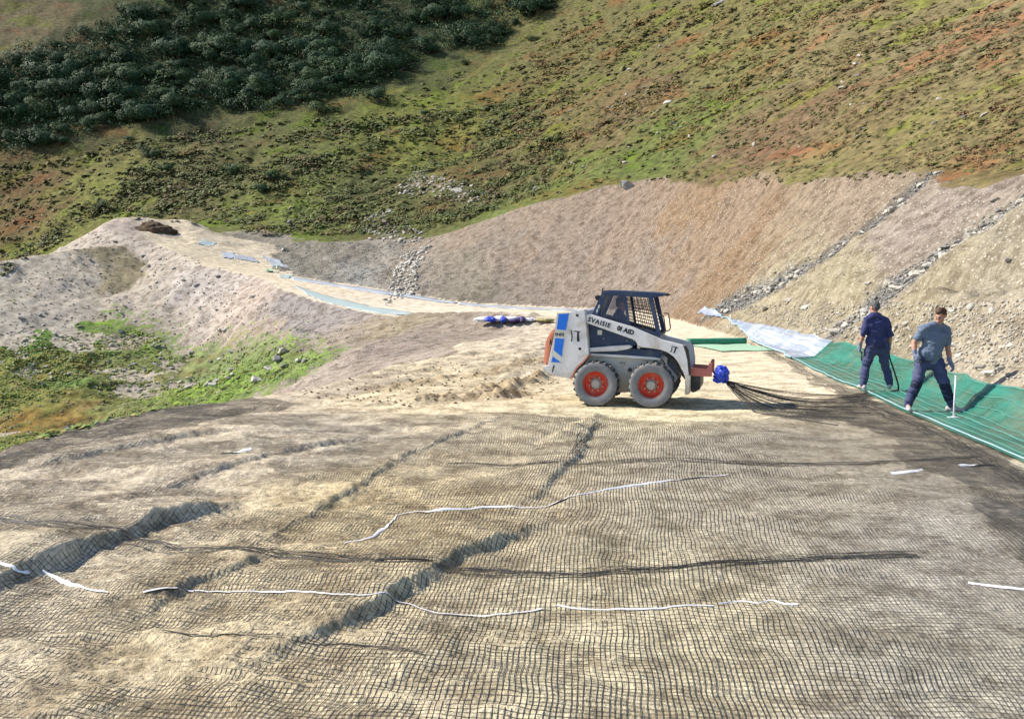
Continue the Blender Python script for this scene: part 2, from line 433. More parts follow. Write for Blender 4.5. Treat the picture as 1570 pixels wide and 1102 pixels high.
def terrain_material(name, plants=True):
    q = NT(name)
    tint, rocky, wet = q.attr('tint'), q.attr('rocky', True), q.attr('damp', True)
    mid = q.noise(1.9, 4, 0.68); fine = q.noise(17.0, 4, 0.72)
    lum = q.math('ADD', q.math('MULTIPLY', mid, 0.7), q.math('MULTIPLY', fine, 0.9))
    soil = q.mix(1.0, tint, q.ramp(lum, [(0.54, 0.36), (0.80, 0.95), (1.06, 1.42)]), 'MULTIPLY')
    soil = q.mix(q.math('MULTIPLY', wet, q.step(mid, 0.52, 0.40)), soil, q.mix(1.0, soil, (0.60, 0.52, 0.44), 'MULTIPLY'))
    vs = q.voronoi(11.0)
    stone = q.math('MULTIPLY', q.math('GREATER_THAN', q.n_sep(vs.outputs['Color']), 0.74), q.step(vs.outputs['Distance'], 0.44, 0.28))
    stone = q.math('MULTIPLY', stone, rocky)
    stone_col = q.mix(q.n_sep(vs.outputs['Color'], 1), (0.36, 0.34, 0.31), (0.58, 0.54, 0.48))
    col = q.mix(q.math('MULTIPLY', stone, 0.8), soil, stone_col)
    if plants:
        gtint, grass = q.attr('gtint'), q.attr('grass', True)
        g1 = q.noise(0.13, 5, 0.68, None, (1, 0.8, 1.4)); g2 = q.noise(1.6, 5, 0.75, None, (1, 0.7, 1.6))
        gcol = q.mix(1.0, gtint, q.ramp(g2, [(0.34, 0.38), (0.5, 1.0), (0.68, 1.6)]), 'MULTIPLY')
        gcol = q.mix(q.step(g1, 0.53, 0.66), gcol, q.mix(1.0, gcol, (1.28, 0.82, 0.80), 'MULTIPLY'))
        gcol = q.mix(q.step(g1, 0.47, 0.36), gcol, q.mix(1.0, gcol, (0.98, 1.22, 0.58), 'MULTIPLY'))
        edge = q.math('ADD', grass, q.math('MULTIPLY', q.math('SUBTRACT', q.math('ADD', q.math('MULTIPLY', mid, 0.5), q.math('MULTIPLY', g2, 0.5)), 0.5), 1.8))
        col = q.mix(q.step(edge, 0.42, 0.58), col, gcol)
    nm = q.bump(q.math('ADD', q.math('MULTIPLY', mid, 0.35), q.math('MULTIPLY', fine, 0.32)), 0.75, 0.15)
    return q.done(col, 0.95, nm, 0, 0.12)
def n_sep(self, c, i=0):
    nd = self.n('ShaderNodeSeparateColor'); self.t.links.new(c, nd.inputs[0]); return nd.outputs[i]
NT.n_sep = n_sep
M_TERRAIN = terrain_material('soil_and_turf')
M_SOIL = terrain_material('bare_soil', False)

# ------------------------------------------------------------------ the land as one height field on a fan of rays
TH = np.radians(np.linspace(-37, 36, 590))
RR = 3.0 * (340.0 / 3.0) ** np.linspace(0, 1, 1080)
GT, GR = np.meshgrid(TH, RR)
GX, GY = (GR * np.sin(GT)).ravel(), (GR * np.cos(GT)).ravel()
GZ, REG, CH, FB, BN = terrain(GX, GY, True)
GRID = (TH, RR, GZ.reshape(len(RR), len(TH)))
REG2 = REG.reshape(len(RR), len(TH))

# ------------------------------------------------------------------ ground colours: the soils and plants of each place, the thicket's shade put into its turf
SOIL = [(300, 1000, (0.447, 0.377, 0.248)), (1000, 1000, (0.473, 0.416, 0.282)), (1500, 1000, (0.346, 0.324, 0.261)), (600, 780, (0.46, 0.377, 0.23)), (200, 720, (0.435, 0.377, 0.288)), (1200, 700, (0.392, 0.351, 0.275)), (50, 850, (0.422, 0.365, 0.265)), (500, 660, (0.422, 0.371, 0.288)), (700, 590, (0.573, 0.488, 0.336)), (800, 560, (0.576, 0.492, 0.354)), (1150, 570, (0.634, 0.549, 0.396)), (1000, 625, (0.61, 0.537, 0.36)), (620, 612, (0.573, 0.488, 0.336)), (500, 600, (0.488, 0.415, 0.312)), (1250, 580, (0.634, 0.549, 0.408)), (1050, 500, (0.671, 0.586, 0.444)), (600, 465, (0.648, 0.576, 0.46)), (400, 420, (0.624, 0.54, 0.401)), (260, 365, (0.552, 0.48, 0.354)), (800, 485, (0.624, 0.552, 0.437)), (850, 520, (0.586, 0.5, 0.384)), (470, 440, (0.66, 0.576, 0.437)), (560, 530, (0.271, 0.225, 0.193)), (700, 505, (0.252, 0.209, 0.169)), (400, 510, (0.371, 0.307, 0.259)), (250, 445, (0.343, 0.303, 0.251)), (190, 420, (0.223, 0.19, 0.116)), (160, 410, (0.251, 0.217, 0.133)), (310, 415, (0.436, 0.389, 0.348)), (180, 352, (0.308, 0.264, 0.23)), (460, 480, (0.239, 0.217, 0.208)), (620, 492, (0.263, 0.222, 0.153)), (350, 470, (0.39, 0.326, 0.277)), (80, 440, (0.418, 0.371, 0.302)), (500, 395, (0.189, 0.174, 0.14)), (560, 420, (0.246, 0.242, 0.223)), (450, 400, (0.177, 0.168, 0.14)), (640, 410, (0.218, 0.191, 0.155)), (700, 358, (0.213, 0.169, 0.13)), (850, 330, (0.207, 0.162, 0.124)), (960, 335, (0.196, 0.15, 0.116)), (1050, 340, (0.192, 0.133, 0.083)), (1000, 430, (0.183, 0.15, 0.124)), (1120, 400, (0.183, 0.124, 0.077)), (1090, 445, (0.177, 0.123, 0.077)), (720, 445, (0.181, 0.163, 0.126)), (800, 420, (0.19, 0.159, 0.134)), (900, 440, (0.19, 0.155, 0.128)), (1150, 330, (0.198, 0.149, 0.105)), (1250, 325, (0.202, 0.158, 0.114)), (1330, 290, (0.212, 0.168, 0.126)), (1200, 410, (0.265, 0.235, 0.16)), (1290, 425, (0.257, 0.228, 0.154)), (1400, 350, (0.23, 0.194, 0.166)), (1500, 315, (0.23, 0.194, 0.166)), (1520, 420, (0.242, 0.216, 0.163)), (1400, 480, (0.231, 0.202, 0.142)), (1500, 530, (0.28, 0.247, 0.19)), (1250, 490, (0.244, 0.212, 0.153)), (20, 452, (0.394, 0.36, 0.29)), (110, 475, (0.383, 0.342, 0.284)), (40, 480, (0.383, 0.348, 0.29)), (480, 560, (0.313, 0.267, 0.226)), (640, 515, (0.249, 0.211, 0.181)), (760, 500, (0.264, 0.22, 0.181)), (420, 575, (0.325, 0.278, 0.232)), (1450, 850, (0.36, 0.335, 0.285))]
PLANTS = [(60, 300, (0.1032, 0.0727, 0.0312)), (120, 310, (0.1259, 0.1322, 0.0351)), (300, 280, (0.0924, 0.0879, 0.0352)), (450, 330, (0.1018, 0.123, 0.0297)), (550, 300, (0.072, 0.0788, 0.0285)), (650, 200, (0.1178, 0.1278, 0.0307)), (760, 270, (0.0798, 0.0753, 0.0302)), (850, 200, (0.1167, 0.0972, 0.0406)), (950, 180, (0.1166, 0.0858, 0.0477)), (1000, 245, (0.0937, 0.115, 0.0328)), (1100, 100, (0.1258, 0.1172, 0.0458)), (1200, 200, (0.1288, 0.0905, 0.0523)), (1300, 60, (0.1507, 0.1271, 0.0627)), (1350, 150, (0.1374, 0.1065, 0.0535)), (1450, 80, (0.1593, 0.1356, 0.0711)), (1450, 200, (0.1505, 0.1269, 0.0589)), (1250, 262, (0.1421, 0.1223, 0.0545)), (1550, 230, (0.1414, 0.1105, 0.05)), (300, 100, (0.04, 0.05, 0.022)), (600, 60, (0.04, 0.05, 0.022)), (100, 130, (0.04, 0.05, 0.022)), (20, 30, (0.1006, 0.0847, 0.043)), (20, 400, (0.1006, 0.0922, 0.0358)), (900, 60, (0.109, 0.1006, 0.0404)), (820, 300, (0.0941, 0.1228, 0.0332)), (100, 540, (0.1021, 0.1753, 0.0418)), (50, 610, (0.1629, 0.1562, 0.0444)), (300, 560, (0.1495, 0.1899, 0.0778)), (30, 650, (0.1543, 0.1603, 0.0442)), (200, 590, (0.1554, 0.1614, 0.0604)), (450, 560, (0.149, 0.1981, 0.0623))]  # darkest entries: turf under the thicket, shade between shrubs painted into its colour
def lp(x, y):
    return np.stack([np.arctan2(x, y) * 2.2, np.log(np.hypot(x, y))], -1)
def idw(table, x, y, p=3.5, reg=None):
    H = hits([a for a, b, c in table], [b for a, b, c in table])
    K = lp(H[:, 0], H[:, 1]); C = np.array([c for a, b, c in table])
    kr = ground(H[:, 0], H[:, 1], REG2)
    out = np.zeros((len(x), 3)); r0 = np.hypot(x, y)
    Q = lp(x, y) + np.stack([0.10 * fbm(x, y, 3.0, 4, 811, 0.6) + 0 * r0, 0.10 * fbm(x, y, 3.4, 4, 812, 0.6)], -1)
    for code in range(4):
        rows = np.nonzero(reg == code)[0] if reg is not None else np.arange(len(x))
        use = (kr == code) if reg is not None and (kr == code).any() else np.ones(len(C), bool)
        for i in range(0, len(rows), 50000):
            r_ = rows[i:i + 50000]
            d = ((Q[r_, None, :] - K[None, use]) ** 2).sum(-1) + 4e-4
            w = d ** (-p / 2); out[r_] = (w @ C[use]) / w.sum(1, keepdims=True)
        if reg is None: break
    return out
def poly_world(pl):
    return hits([p[0] for p in pl], [p[1] for p in pl])[:, :2]
def inside(x, y, P):
    c = np.zeros(x.shape, bool); n = len(P); j = n - 1
    for i in range(n):
        cond = ((P[i, 1] > y) != (P[j, 1] > y)) & (x < (P[j, 0] - P[i, 0]) * (y - P[i, 1]) / (P[j, 1] - P[i, 1] + 1e-12) + P[i, 0])
        c ^= cond; j = i
    return c
def soft_poly(x, y, P, width):
    d, _ = seg_dist(x, y, np.concatenate([P, P[:1]]))
    d = np.where(inside(x, y, P), np.abs(d), -np.abs(d))
    return np.clip(0.5 + d / (2 * width), 0, 1)

# ------------------------------------------------------------------ the land as one height field on a fan of rays, cut into its pieces
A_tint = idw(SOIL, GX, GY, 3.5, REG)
for P_, w_, d_ in DRAINS:
    s_, t_ = seg_dist(GX, GY, P_)
    k_ = (np.exp(-(s_ / 0.60) ** 4) * (REG == 2))[:, None]
    A_tint = A_tint * (1 - k_) + np.array([.13, .125, .115]) * k_
A_gtint = idw(PLANTS, GX, GY)
GRASS_POLY = poly_world([(-60, 445), (60, 452), (120, 470), (180, 492), (245, 515), (270, 545), (320, 535), (420, 518), (505, 540), (440, 585), (380, 607), (250, 632), (0, 700), (-80, 720)])
fillgrass = soft_poly(GX, GY, GRASS_POLY, 5.0)
fillgrass = np.where((GY > 21) & (REG == 1), fillgrass, 0)
scree = np.zeros(len(GX))
for q_, w_ in (([(585, 300), (640, 262), (760, 300), (740, 320), (640, 300)], 3), ([(555, 335), (600, 320), (660, 372), (560, 372)], 2.5), ([(690, 292), (730, 286), (740, 305), (690, 305)], 1.5)):
    scree = np.maximum(scree, soft_poly(GX, GY, poly_world(q_), w_))
A_grass = np.where(REG == 3, np.clip(0.45 + CH / 0.9, 0, 1) - 0.55 * scree, np.where(REG == 2, np.clip(0.3 + CH / 1.2, 0, 1), fillgrass * 1.12))
greenish = soft_poly(GX, GY, poly_world([(640, 440), (760, 430), (800, 455), (640, 460)]), 3.0)
A_grass = np.where(REG == 2, np.maximum(A_grass, 0.34 * greenish), A_grass)
A_rocky = np.select([REG == 0, REG == 1, REG == 2], [0.25 * sstep(20, 40, GY), 0.7, 0.75], 1.0)
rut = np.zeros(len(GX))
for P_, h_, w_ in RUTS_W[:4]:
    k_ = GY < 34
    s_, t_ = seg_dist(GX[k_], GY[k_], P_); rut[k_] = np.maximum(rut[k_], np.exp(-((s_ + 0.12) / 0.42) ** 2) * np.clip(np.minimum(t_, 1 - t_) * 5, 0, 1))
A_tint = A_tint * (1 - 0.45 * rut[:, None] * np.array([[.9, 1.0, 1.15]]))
A_damp = np.where(REG == 0, 0.25 * sstep(34, 14, GY) + 0.15, np.where(REG == 1, 0.45, 0.35))
V_all = np.stack([GX, GY, GZ], 1)
ncol, nrow = len(TH), len(RR)
ii = (np.arange(nrow - 1)[:, None] * ncol + np.arange(ncol - 1)[None, :]).ravel()
F_all = np.stack([ii, ii + 1, ii + ncol + 1, ii + ncol], 1)
e1 = V_all[F_all[:, 2]] - V_all[F_all[:, 0]]; e2 = V_all[F_all[:, 3]] - V_all[F_all[:, 1]]
fn = np.cross(e1, e2)
N_all = np.zeros_like(V_all)
for k in range(4): np.add.at(N_all, F_all[:, k], fn)
N_all /= np.linalg.norm(N_all, axis=1, keepdims=True) + 1e-12
freg = REG[F_all[:, 0]]
fy = GY[F_all[:, 0]]
freg = np.where((freg == 0) & (fy > 48), 4, freg)
for code, nm in ((0, 'ground'), (4, 'road'), (1, 'embankment'), (2, 'cut_slope'), (3, 'hillside')):
    F = F_all[freg == code]
    used, inv = np.unique(F, return_inverse=True)
    me = np_mesh(nm, V_all[used], inv.reshape(F.shape))
    for an, arr in (('tint', A_tint), ('gtint', A_gtint), ('grass', A_grass), ('rocky', A_rocky), ('damp', A_damp)): set_attr(me, an, arr[used])
    o = link(nm, me, M_SOIL if code in (0, 4) else M_TERRAIN, smooth=True)
    me.normals_split_custom_set_from_vertices(N_all[used].astype(np.float32))
    tag(o, kind='structure')


# ------------------------------------------------------------------ the black net pegged over the near ground
def simple(name, col, rough=0.7, spec=0.3, metal=0.0, var=0.3, scale=9.0):
    q = NT(name); n1 = q.noise(scale, 4, 0.65)
    c = q.mix(q.math('MULTIPLY', q.step(n1, 0.35, 0.7), var), col, tuple(v * 0.55 for v in col))
    return q.done(c, rough, None, metal, spec)
M_NET = simple('black_net_plastic', (0.045, 0.043, 0.040), 0.6, 0.3, 0, 0.2)
def smooth_line(P, step):
    P = np.asarray(P, float)
    Q = np.concatenate([2 * P[:1] - P[1:2], P, 2 * P[-1:] - P[-2:-1]])
    out = []
    for i in range(1, len(Q) - 2):
        n = max(2, int(np.linalg.norm(Q[i + 1] - Q[i]) / step)); t = np.linspace(0, 1, n, endpoint=False)[:, None]
        a, b, c, d = Q[i - 1], Q[i], Q[i + 1], Q[i + 2]
        out.append(0.5 * (2 * b + (c - a) * t + (2 * a - 5 * b + 4 * c - d) * t ** 2 + (3 * b - a - 3 * c + d) * t ** 3))
    return np.concatenate(out + [P[-1:]])
def ribbons(xyz, halfw, ok, side, peak):
    """rows of points -> low V-section strands; ok marks the samples that exist"""
    n, m = ok.shape
    L = xyz + side * halfw; Rr = xyz - side * halfw; C = xyz.copy(); C[..., 2] += peak
    V = np.stack([L, C, Rr], 2).reshape(-1, 3)
    idx = (np.arange(n)[:, None] * m + np.arange(m - 1)[None]).ravel()
    good = (ok[:, :-1] & ok[:, 1:]).ravel(); idx = idx[good] * 3
    F = np.concatenate([np.stack([idx, idx + 1, idx + 4, idx + 3], 1), np.stack([idx + 1, idx + 2, idx + 5, idx + 4], 1)])
    used, inv = np.unique(F, return_inverse=True)
    return V[used], inv.reshape(F.shape)
NET_POLY = np.array([flat(*p) for p in [(-420, 840), (-150, 748), (0, 694), (110, 657), (250, 630), (370, 614), (480, 622), (620, 632), (800, 637), (930, 640), (1010, 645), (1110, 648), (1180, 641), (1215, 628), (1290, 612), (1318, 601), (1262, 590), (1215, 566), (1180, 545), (1150, 520), (1105, 503), (1128, 513), (1250, 568), (1330, 604), (1395, 634), (1480, 669), (1570, 711), (1760, 800), (2100, 1000), (2100, 1290), (-700, 1290)]])
NA = R(6.5); EU = (math.cos(NA), -math.sin(NA)); EV = (math.sin(NA), math.cos(NA))
def net_xy(u, v):
    du = 0.11 * fbm(u, v * 0.7, 1.7, 2, 301) + 0.022 * fbm(u, v, 0.42, 2, 302)
    dv = 0.15 * fbm(u, v, 1.5, 2, 303) + 0.035 * fbm(u, v, 0.36, 2, 304)
    return (u + du) * EU[0] + (v + dv) * EV[0], (u + du) * EU[1] + (v + dv) * EV[1]
def net_rows(cell, step, along_v, halfw, seed, peak, skip=0.0, poly=None, lift=0.0):
    poly = NET_POLY if poly is None else poly
    us, vs = np.arange(-9.5, 8.0, cell if along_v else step), np.arange(3.6, 40.0, step if along_v else cell)
    if along_v: U, Vv = np.meshgrid(us, vs, indexing='ij')
    else: Vv, U = np.meshgrid(vs, us, indexing='ij')
    # neighbouring strands bunch a little
    jit = 0.006 * vnoise((U if along_v else Vv) / cell * 0.77, (Vv if along_v else U) * 0.8, seed)
    if along_v: U = U + jit
    else: Vv = Vv + jit
    x, y = net_xy(U, Vv)
    pxx = PW / 2 + FPX * x / np.maximum(y, 0.1)
    ok = (pxx > -330) & (pxx < 1900) & (y > 4.0)
    ok[ok] &= inside(x[ok] + 0.25 * fbm(x[ok], y[ok], 0.9, 2, 305), y[ok] + 0.25 * fbm(x[ok], y[ok], 1.1, 2, 306), poly)
    if skip: ok &= ~((vnoise((U if along_v else Vv) / cell, (Vv if along_v else U) * 1.3, seed + 5) > 1 - skip))
    rows = ok.any(1); x, y, ok = x[rows], y[rows], ok[rows]
    z = np.zeros_like(x); z[ok] = ground(x[ok], y[ok])
    bury = sstep(0.5, -3.5, x - 0.05 * y) * 0.006
    z += lift + 0.004 + 0.004 * fbm(x, y, 0.5, 2, 307) - bury * (0.6 + fbm(x, y, 1.1, 3, 308))
    P = np.stack([x, y, z], -1)
    T = np.gradient(P, axis=1); T[..., 2] = 0; T /= np.linalg.norm(T, axis=-1, keepdims=True) + 1e-9
    side = np.stack([-T[..., 1], T[..., 0], np.zeros_like(x)], -1)
    return ribbons(P, halfw, ok, side, peak)
net = empty('black_net', (0, 8, 0))
tag(net, 'black plastic mesh net spread over the bare soil in the foreground', 'net')
def net_part(name, VF, mat=M_NET):
    V, F = VF
    o = link(name, np_mesh(name, V - np.array([0, 8, 0]), F), mat, net); o['kind'] = 'stuff'; return o
net_part('long_strands', net_rows(0.033, 0.06, True, 0.0025, 311, 0.0010))
net_part('cross_strands', net_rows(0.052, 0.06, False, 0.0026, 312, 0.0008, 0.15))

# second widths of net doubled over the first along both borders
for pl in ([(1225, 575), (1262, 588), (1335, 603), (1400, 634), (1480, 668), (1570, 710), (1720, 780), (1720, 960), (1560, 860), (1460, 740), (1400, 720), (1350, 665), (1290, 645), (1215, 640), (1300, 615)], [(-200, 770), (-100, 728), (0, 682), (110, 650), (250, 622), (380, 607), (470, 620), (300, 652), (120, 684), (0, 728), (-160, 810)]):
    W_ = np.array([flat(*p) for p in pl])
    net_part('second_layer', net_rows(0.030, 0.09, True, 0.0034, 331, 0.0010, 0.25, W_, 0.010))
    net_part('second_layer', net_rows(0.030, 0.09, False, 0.0026, 332, 0.0006, 0.25, W_, 0.010))

def strip(P, halfw, lift=0.012, jitter=0.0, seed=0, on_ground=True, step=0.05, wvar=0.35):
    """a ribbon lying along a line of ground points"""
    L = smooth_line(np.asarray(P)[:, :2], step) if on_ground else None
    x, y = L[:, 0], L[:, 1]
    s = np.concatenate([[0], np.cumsum(np.hypot(np.diff(x), np.diff(y)))])
    if jitter:
        x = x + jitter * vnoise(s * 1.7, s * 0, seed) ; y = y + jitter * vnoise(s * 1.3, s * 0 + 7, seed)
    z = ground(x, y) + lift + 0.006 * vnoise(s * 4, s * 0, seed + 3)
    P3 = np.stack([x, y, z], 1)
    T = np.gradient(P3, axis=0); T[:, 2] = 0; T /= np.linalg.norm(T, axis=1, keepdims=True) + 1e-9
    w = halfw * (1 + wvar * vnoise(s * 3.1, s * 0, seed + 9))
    side = np.stack([-T[:, 1], T[:, 0], 0.8 * vnoise(s * 2.3, s * 0, seed + 11)], 1)
    return P3, side, w
def strip_mesh(items, peak=0.004):
    Vs, Fs, o = [], [], 0
    for P3, side, w in items:
        n = len(P3); C = P3.copy(); C[:, 2] += peak
        Lo, Ro = P3 + side * w[:, None], P3 - side * w[:, None]
        Lb, Rb = Lo.copy(), Ro.copy(); Lb[:, 2] -= 0.002; Rb[:, 2] -= 0.002
        V = np.stack([Lo, C, Ro], 1).reshape(-1, 3); i = np.arange(n - 1) * 3 + o
        Fs += [np.stack([i, i + 1, i + 4, i + 3], 1), np.stack([i + 1, i + 2, i + 5, i + 4], 1)]
        Vs.append(V); o += len(V)
    return np.concatenate(Vs), np.concatenate(Fs)
def ground_line(pl): return hits([p[0] for p in pl], [p[1] for p in pl])
# overlaps where two widths of net lie doubled: darker bands of bunched strands
for k, (pl, width, cnt) in enumerate([([(-60, 780), (100, 805), (200, 828), (300, 842), (430, 850), (560, 855), (680, 868), (790, 880), (900, 880), (1020, 872), (1150, 862), (1260, 855), (1400, 850)], 0.13, 15),
        ([(690, 712), (860, 708), (980, 706), (1100, 708), (1250, 712), (1400, 706), (1500, 700)], 0.16, 9), ([(250, 965), (420, 975), (560, 990), (640, 1000)], 0.03, 3), ([(880, 700), (900, 668), (920, 648)], 0.10, 5),
        ([(0, 682), (110, 650), (250, 624), (370, 612)], 0.45, 16), ([(1310, 612), (1400, 650), (1480, 690), (1600, 750), (1700, 810)], 0.35, 16), ([(1150, 522), (1215, 560), (1290, 600), (1340, 622)], 0.3, 10)]):
    G = ground_line(pl); items = []
    for j in range(cnt):
        off = width * (j / max(1, cnt - 1) - 0.5)
        T = np.gradient(G[:, :2], axis=0); T /= np.linalg.norm(T, axis=1, keepdims=True)
        Q = G[:, :2] + np.stack([-T[:, 1], T[:, 0]], 1) * off
        items.append(strip(Q, rnd.uniform(0.0015, 0.0045), 0.006 + 0.004 * rnd.random(), 0.07, 400 + k * 20 + j, step=0.12))
    net_part('net_overlap', strip_mesh(items, 0.002))

# white tapes lying on the net
M_TAPE = worn('white_tape_cloth', (0.78, 0.78, 0.82), 0.6, 0.2, (0.5, 0.46, 0.45), 0.35, 8.0)
TAPES = [([(525, 835), (560, 827), (588, 812), (612, 790), (660, 786), (740, 779), (800, 780), (835, 778), (870, 762), (930, 751), (1000, 740), (1060, 733), (1118, 728)], .018, 'long wavy white tape crossing the middle of the black net'),
         ([(-20, 862), (5, 868), (25, 876), (45, 879)], .018, 'short white tape end at the left edge of the picture'),
         ([(62, 873), (80, 885), (105, 898), (135, 907), (165, 911)], .021, 'white tape running down the dark side of the leftmost soil ridge'),
         ([(222, 908), (245, 903), (272, 901)], .023, 'crumpled white tape scrap between the two near soil ridges'),
         ([(282, 900), (310, 904), (350, 906), (430, 908), (500, 910), (560, 912), (598, 912)], .011, 'thin straight white tape stretched between the two near soil ridges'),
         ([(598, 912), (625, 925), (660, 938), (710, 945), (760, 944), (800, 940), (830, 934)], .014, 'white tape dipping through the hollow right of the middle ridge'),
         ([(852, 930), (890, 936), (950, 936), (1040, 930), (1090, 929)], .010, 'thin white tape lying right of the hollow in the foreground'),
         ([(1105, 926), (1140, 922), (1165, 926), (1185, 921), (1205, 927), (1225, 927)], .021, 'frayed white tape end on the flat net at right foreground'),
         ([(1488, 894), (1520, 899), (1550, 903), (1590, 905)], .018, 'white tape scrap at the right edge of the foreground net'),
         ([(1368, 727), (1395, 724), (1415, 720)], .025, 'small white tape scrap on the net before the green netting'),
         ([(1470, 716), (1500, 714), (1530, 715)], .03, 'flattened white scrap in the dark net corner at right'),
         ([(340, 696), (362, 694), (385, 689)], .03, 'small white scrap far left on the grey net')]
for k, (pl, w, lab) in enumerate(TAPES):
    G = ground_line(pl); c = G.mean(0)
    V, F = strip_mesh([strip(G, w * 0.62, 0.007, 0.02, 500 + k, step=0.03, wvar=0.8)], 0.006)
    o = link('white_tape', np_mesh('white_tape', V - c, F), M_TAPE, smooth=True); o.location = c
    tag(o, lab, 'tape', 'white tapes lying on the black net')

# ------------------------------------------------------------------ green and pale blue netting along the right foot of the slope
def netting_mat(name, col, alpha, col2):
    q = NT(name); n1 = q.noise(1.6, 5, 0.65, None, (1, 0.35, 2)); n2 = q.noise(40, 3, 0.6)
    c = q.mix(q.step(n1, 0.35, 0.65), col, col2)
    c = q.mix(q.math('MULTIPLY', q.step(q.noise(0.9, 5, 0.7), 0.48, 0.68), 0.45), c, (0.22, 0.23, 0.17))
    c = q.mix(q.math('MULTIPLY', n2, 0.35), c, tuple(v * 0.4 for v in col))
    m = q.done(c, 0.55, q.bump(q.math('ADD', n1, q.math('MULTIPLY', n2, 0.3)), 0.35, 0.05), 0, 0.3)
    q.put(q.b.inputs['Alpha'], q.math('ADD', alpha - 0.2, q.math('MULTIPLY', q.step(n1, 0.3, 0.7), 0.3), None, True))
    return m
M_GREEN = netting_mat('green_netting', (0.016, 0.15, 0.105), 0.74, (0.03, 0.25, 0.19))
M_BLUE = netting_mat('pale_blue_netting', (0.42, 0.50, 0.66), 0.70, (0.60, 0.66, 0.78))
M_CORD = simple('pale_cord', (0.09, 0.29, 0.26), 0.6, 0.3, 0, 0.75, 1.5)
M_SEAM = simple('slate_seam', (0.22, 0.27, 0.40), 0.6)
M_CORDW = simple('white_cord', (0.30, 0.46, 0.52), 0.6, 0.3, 0, 0.6, 2.0)
EDGE_L = np.array([flat(*p) for p in [(1900, 870), (1740, 790), (1570, 712), (1480, 670), (1395, 635), (1330, 605), (1250, 570), (1130, 514), (1090, 500), (1060, 492)]])
TOP_L = np.array([(BANK_TOP[0][0] - 0.15, 9.0)] + [p[:2] for p in BANK_TOP])
def band(name, y0, y1, mat, label, cords, n_long, n_across=22, fold=0.02, seed=0):
    root = empty(name, (float(np.interp(0.5 * (y0 + y1), EDGE_L[:, 1], EDGE_L[:, 0])), 0.5 * (y0 + y1), 0))
    tag(root, label, 'netting', 'netting laid along the foot of the slope')
    ys = np.linspace(y0, y1, n_long); ts = np.linspace(0, 1, n_across)
    Y, T = np.meshgrid(ys, ts, indexing='ij')
    def place(Y, T, lift):
        xe = np.interp(Y, EDGE_L[:, 1], EDGE_L[:, 0]) + 0.05 * vnoise(Y * 1.1, Y * 0, seed); xt = np.interp(Y, TOP_L[:, 1], TOP_L[:, 0]) + 0.09 * fbm(Y, Y * 0, 1.1, 3, seed + 2)
        X = xe + (xt - xe) * T
        Z = ground(X, Y)
        # the net bridges the roughness of the bank rather than following every lump
        zs = np.maximum(0, (X - (xt - 0.5)) / 0.5) * 0.48
        Z = np.maximum(Z + 0.012, zs * 0.96) + lift + fold * fbm(X * 2, Y * 0.6, 0.8, 3, seed + 5) * np.sin(T * math.pi) + fold
        return X, Y, Z
    X, Y2, Z = place(Y, T, 0.012 if 'green' in name else 0.05)
    Z[:, 0] -= fold
    V = np.stack([X, Y2, Z], -1).reshape(-1, 3) - np.array(root.location)
    i = (np.arange(n_long - 1)[:, None] * n_across + np.arange(n_across - 1)[None]).ravel()
    o = link('netting_sheet', np_mesh('netting_sheet', V, np.stack([i, i + 1, i + n_across + 1, i + n_across], 1)), mat, root, True)
    for k, (t, w) in enumerate(cords):
        yy = np.linspace(y0, y1, n_long * 2)
        xx, _, zz = place(yy, np.full_like(yy, t) + 0.012 * vnoise(yy * 0.8, yy * 0, seed + k), 0.028 if 'green' in name else 0.066)
        P3 = np.stack([xx, yy, zz], 1)
        side = np.tile(np.array([[0.75, 0, 0.6]]), (len(yy), 1))
        Vc, Fc = strip_mesh([(P3, side, np.full(len(yy), w))], 0.006)
        link('cord', np_mesh('cord', Vc - np.array(root.location), Fc), M_CORDW if k == 0 else M_SEAM if 'blue' in name else M_CORD, root, True)
    return root
band('green_netting', 9.2, 27.6, M_GREEN, 'green netting with pale cords along the slope foot, under both workers', [(0.01, .010), (0.12, .004), (0.28, .004), (0.45, .008), (0.60, .004), (0.72, .004), (0.84, .004), (0.97, .006)], 230, 24, 0.02, 610)
band('blue_netting', 26.6, 47.0, M_BLUE, 'pale blue netting with dark lines farther along the slope foot', [(0.02, .02), (0.3, .006), (0.5, .006), (0.65, .006), (0.8, .006), (0.95, .01)], 160, 20, 0.012, 640)

# ------------------------------------------------------------------ sheets and bundles along the road
def drape(name, quad, mat, label, cat='sheet', lift=0.03, nu=24, nv=10, wr=0.03, group=None, seed=0):
    q = np.array(quad, float); u, v = np.meshgrid(np.linspace(0, 1, nu), np.linspace(0, 1, nv), indexing='ij')
    Q = np.array([at(*p)[:2] for p in quad]) if q.shape[1] == 3 else hits(q[:, 0], q[:, 1])[:, :2]
    W = ((1 - u) * (1 - v))[..., None] * Q[0] + (u * (1 - v))[..., None] * Q[1] + (u * v)[..., None] * Q[2] + ((1 - u) * v)[..., None] * Q[3]
    x, y = W[..., 0] + 0.3 * fbm(u * 4, v * 3, 1, 3, seed), W[..., 1] + 0.45 * fbm(u * 4, v * 3 + 9, 1, 3, seed)
    z = ground(x, y) + lift * 0.5 + 1.6 * wr * fbm(x, y, 0.9, 3, seed + 3)
    V = np.stack([x, y, z], -1).reshape(-1, 3); c = V.mean(0)
    i = (np.arange(nu - 1)[:, None] * nv + np.arange(nv - 1)[None]).ravel()
    o = link(name, np_mesh(name, V - c, np.stack([i, i + nv, i + nv + 1, i + 1], 1)), mat, None, True)
    o.location = c
    sm = o.modifiers.new('thickness', 'SOLIDIFY'); sm.thickness = 0.012
    return tag(o, label, cat, group)
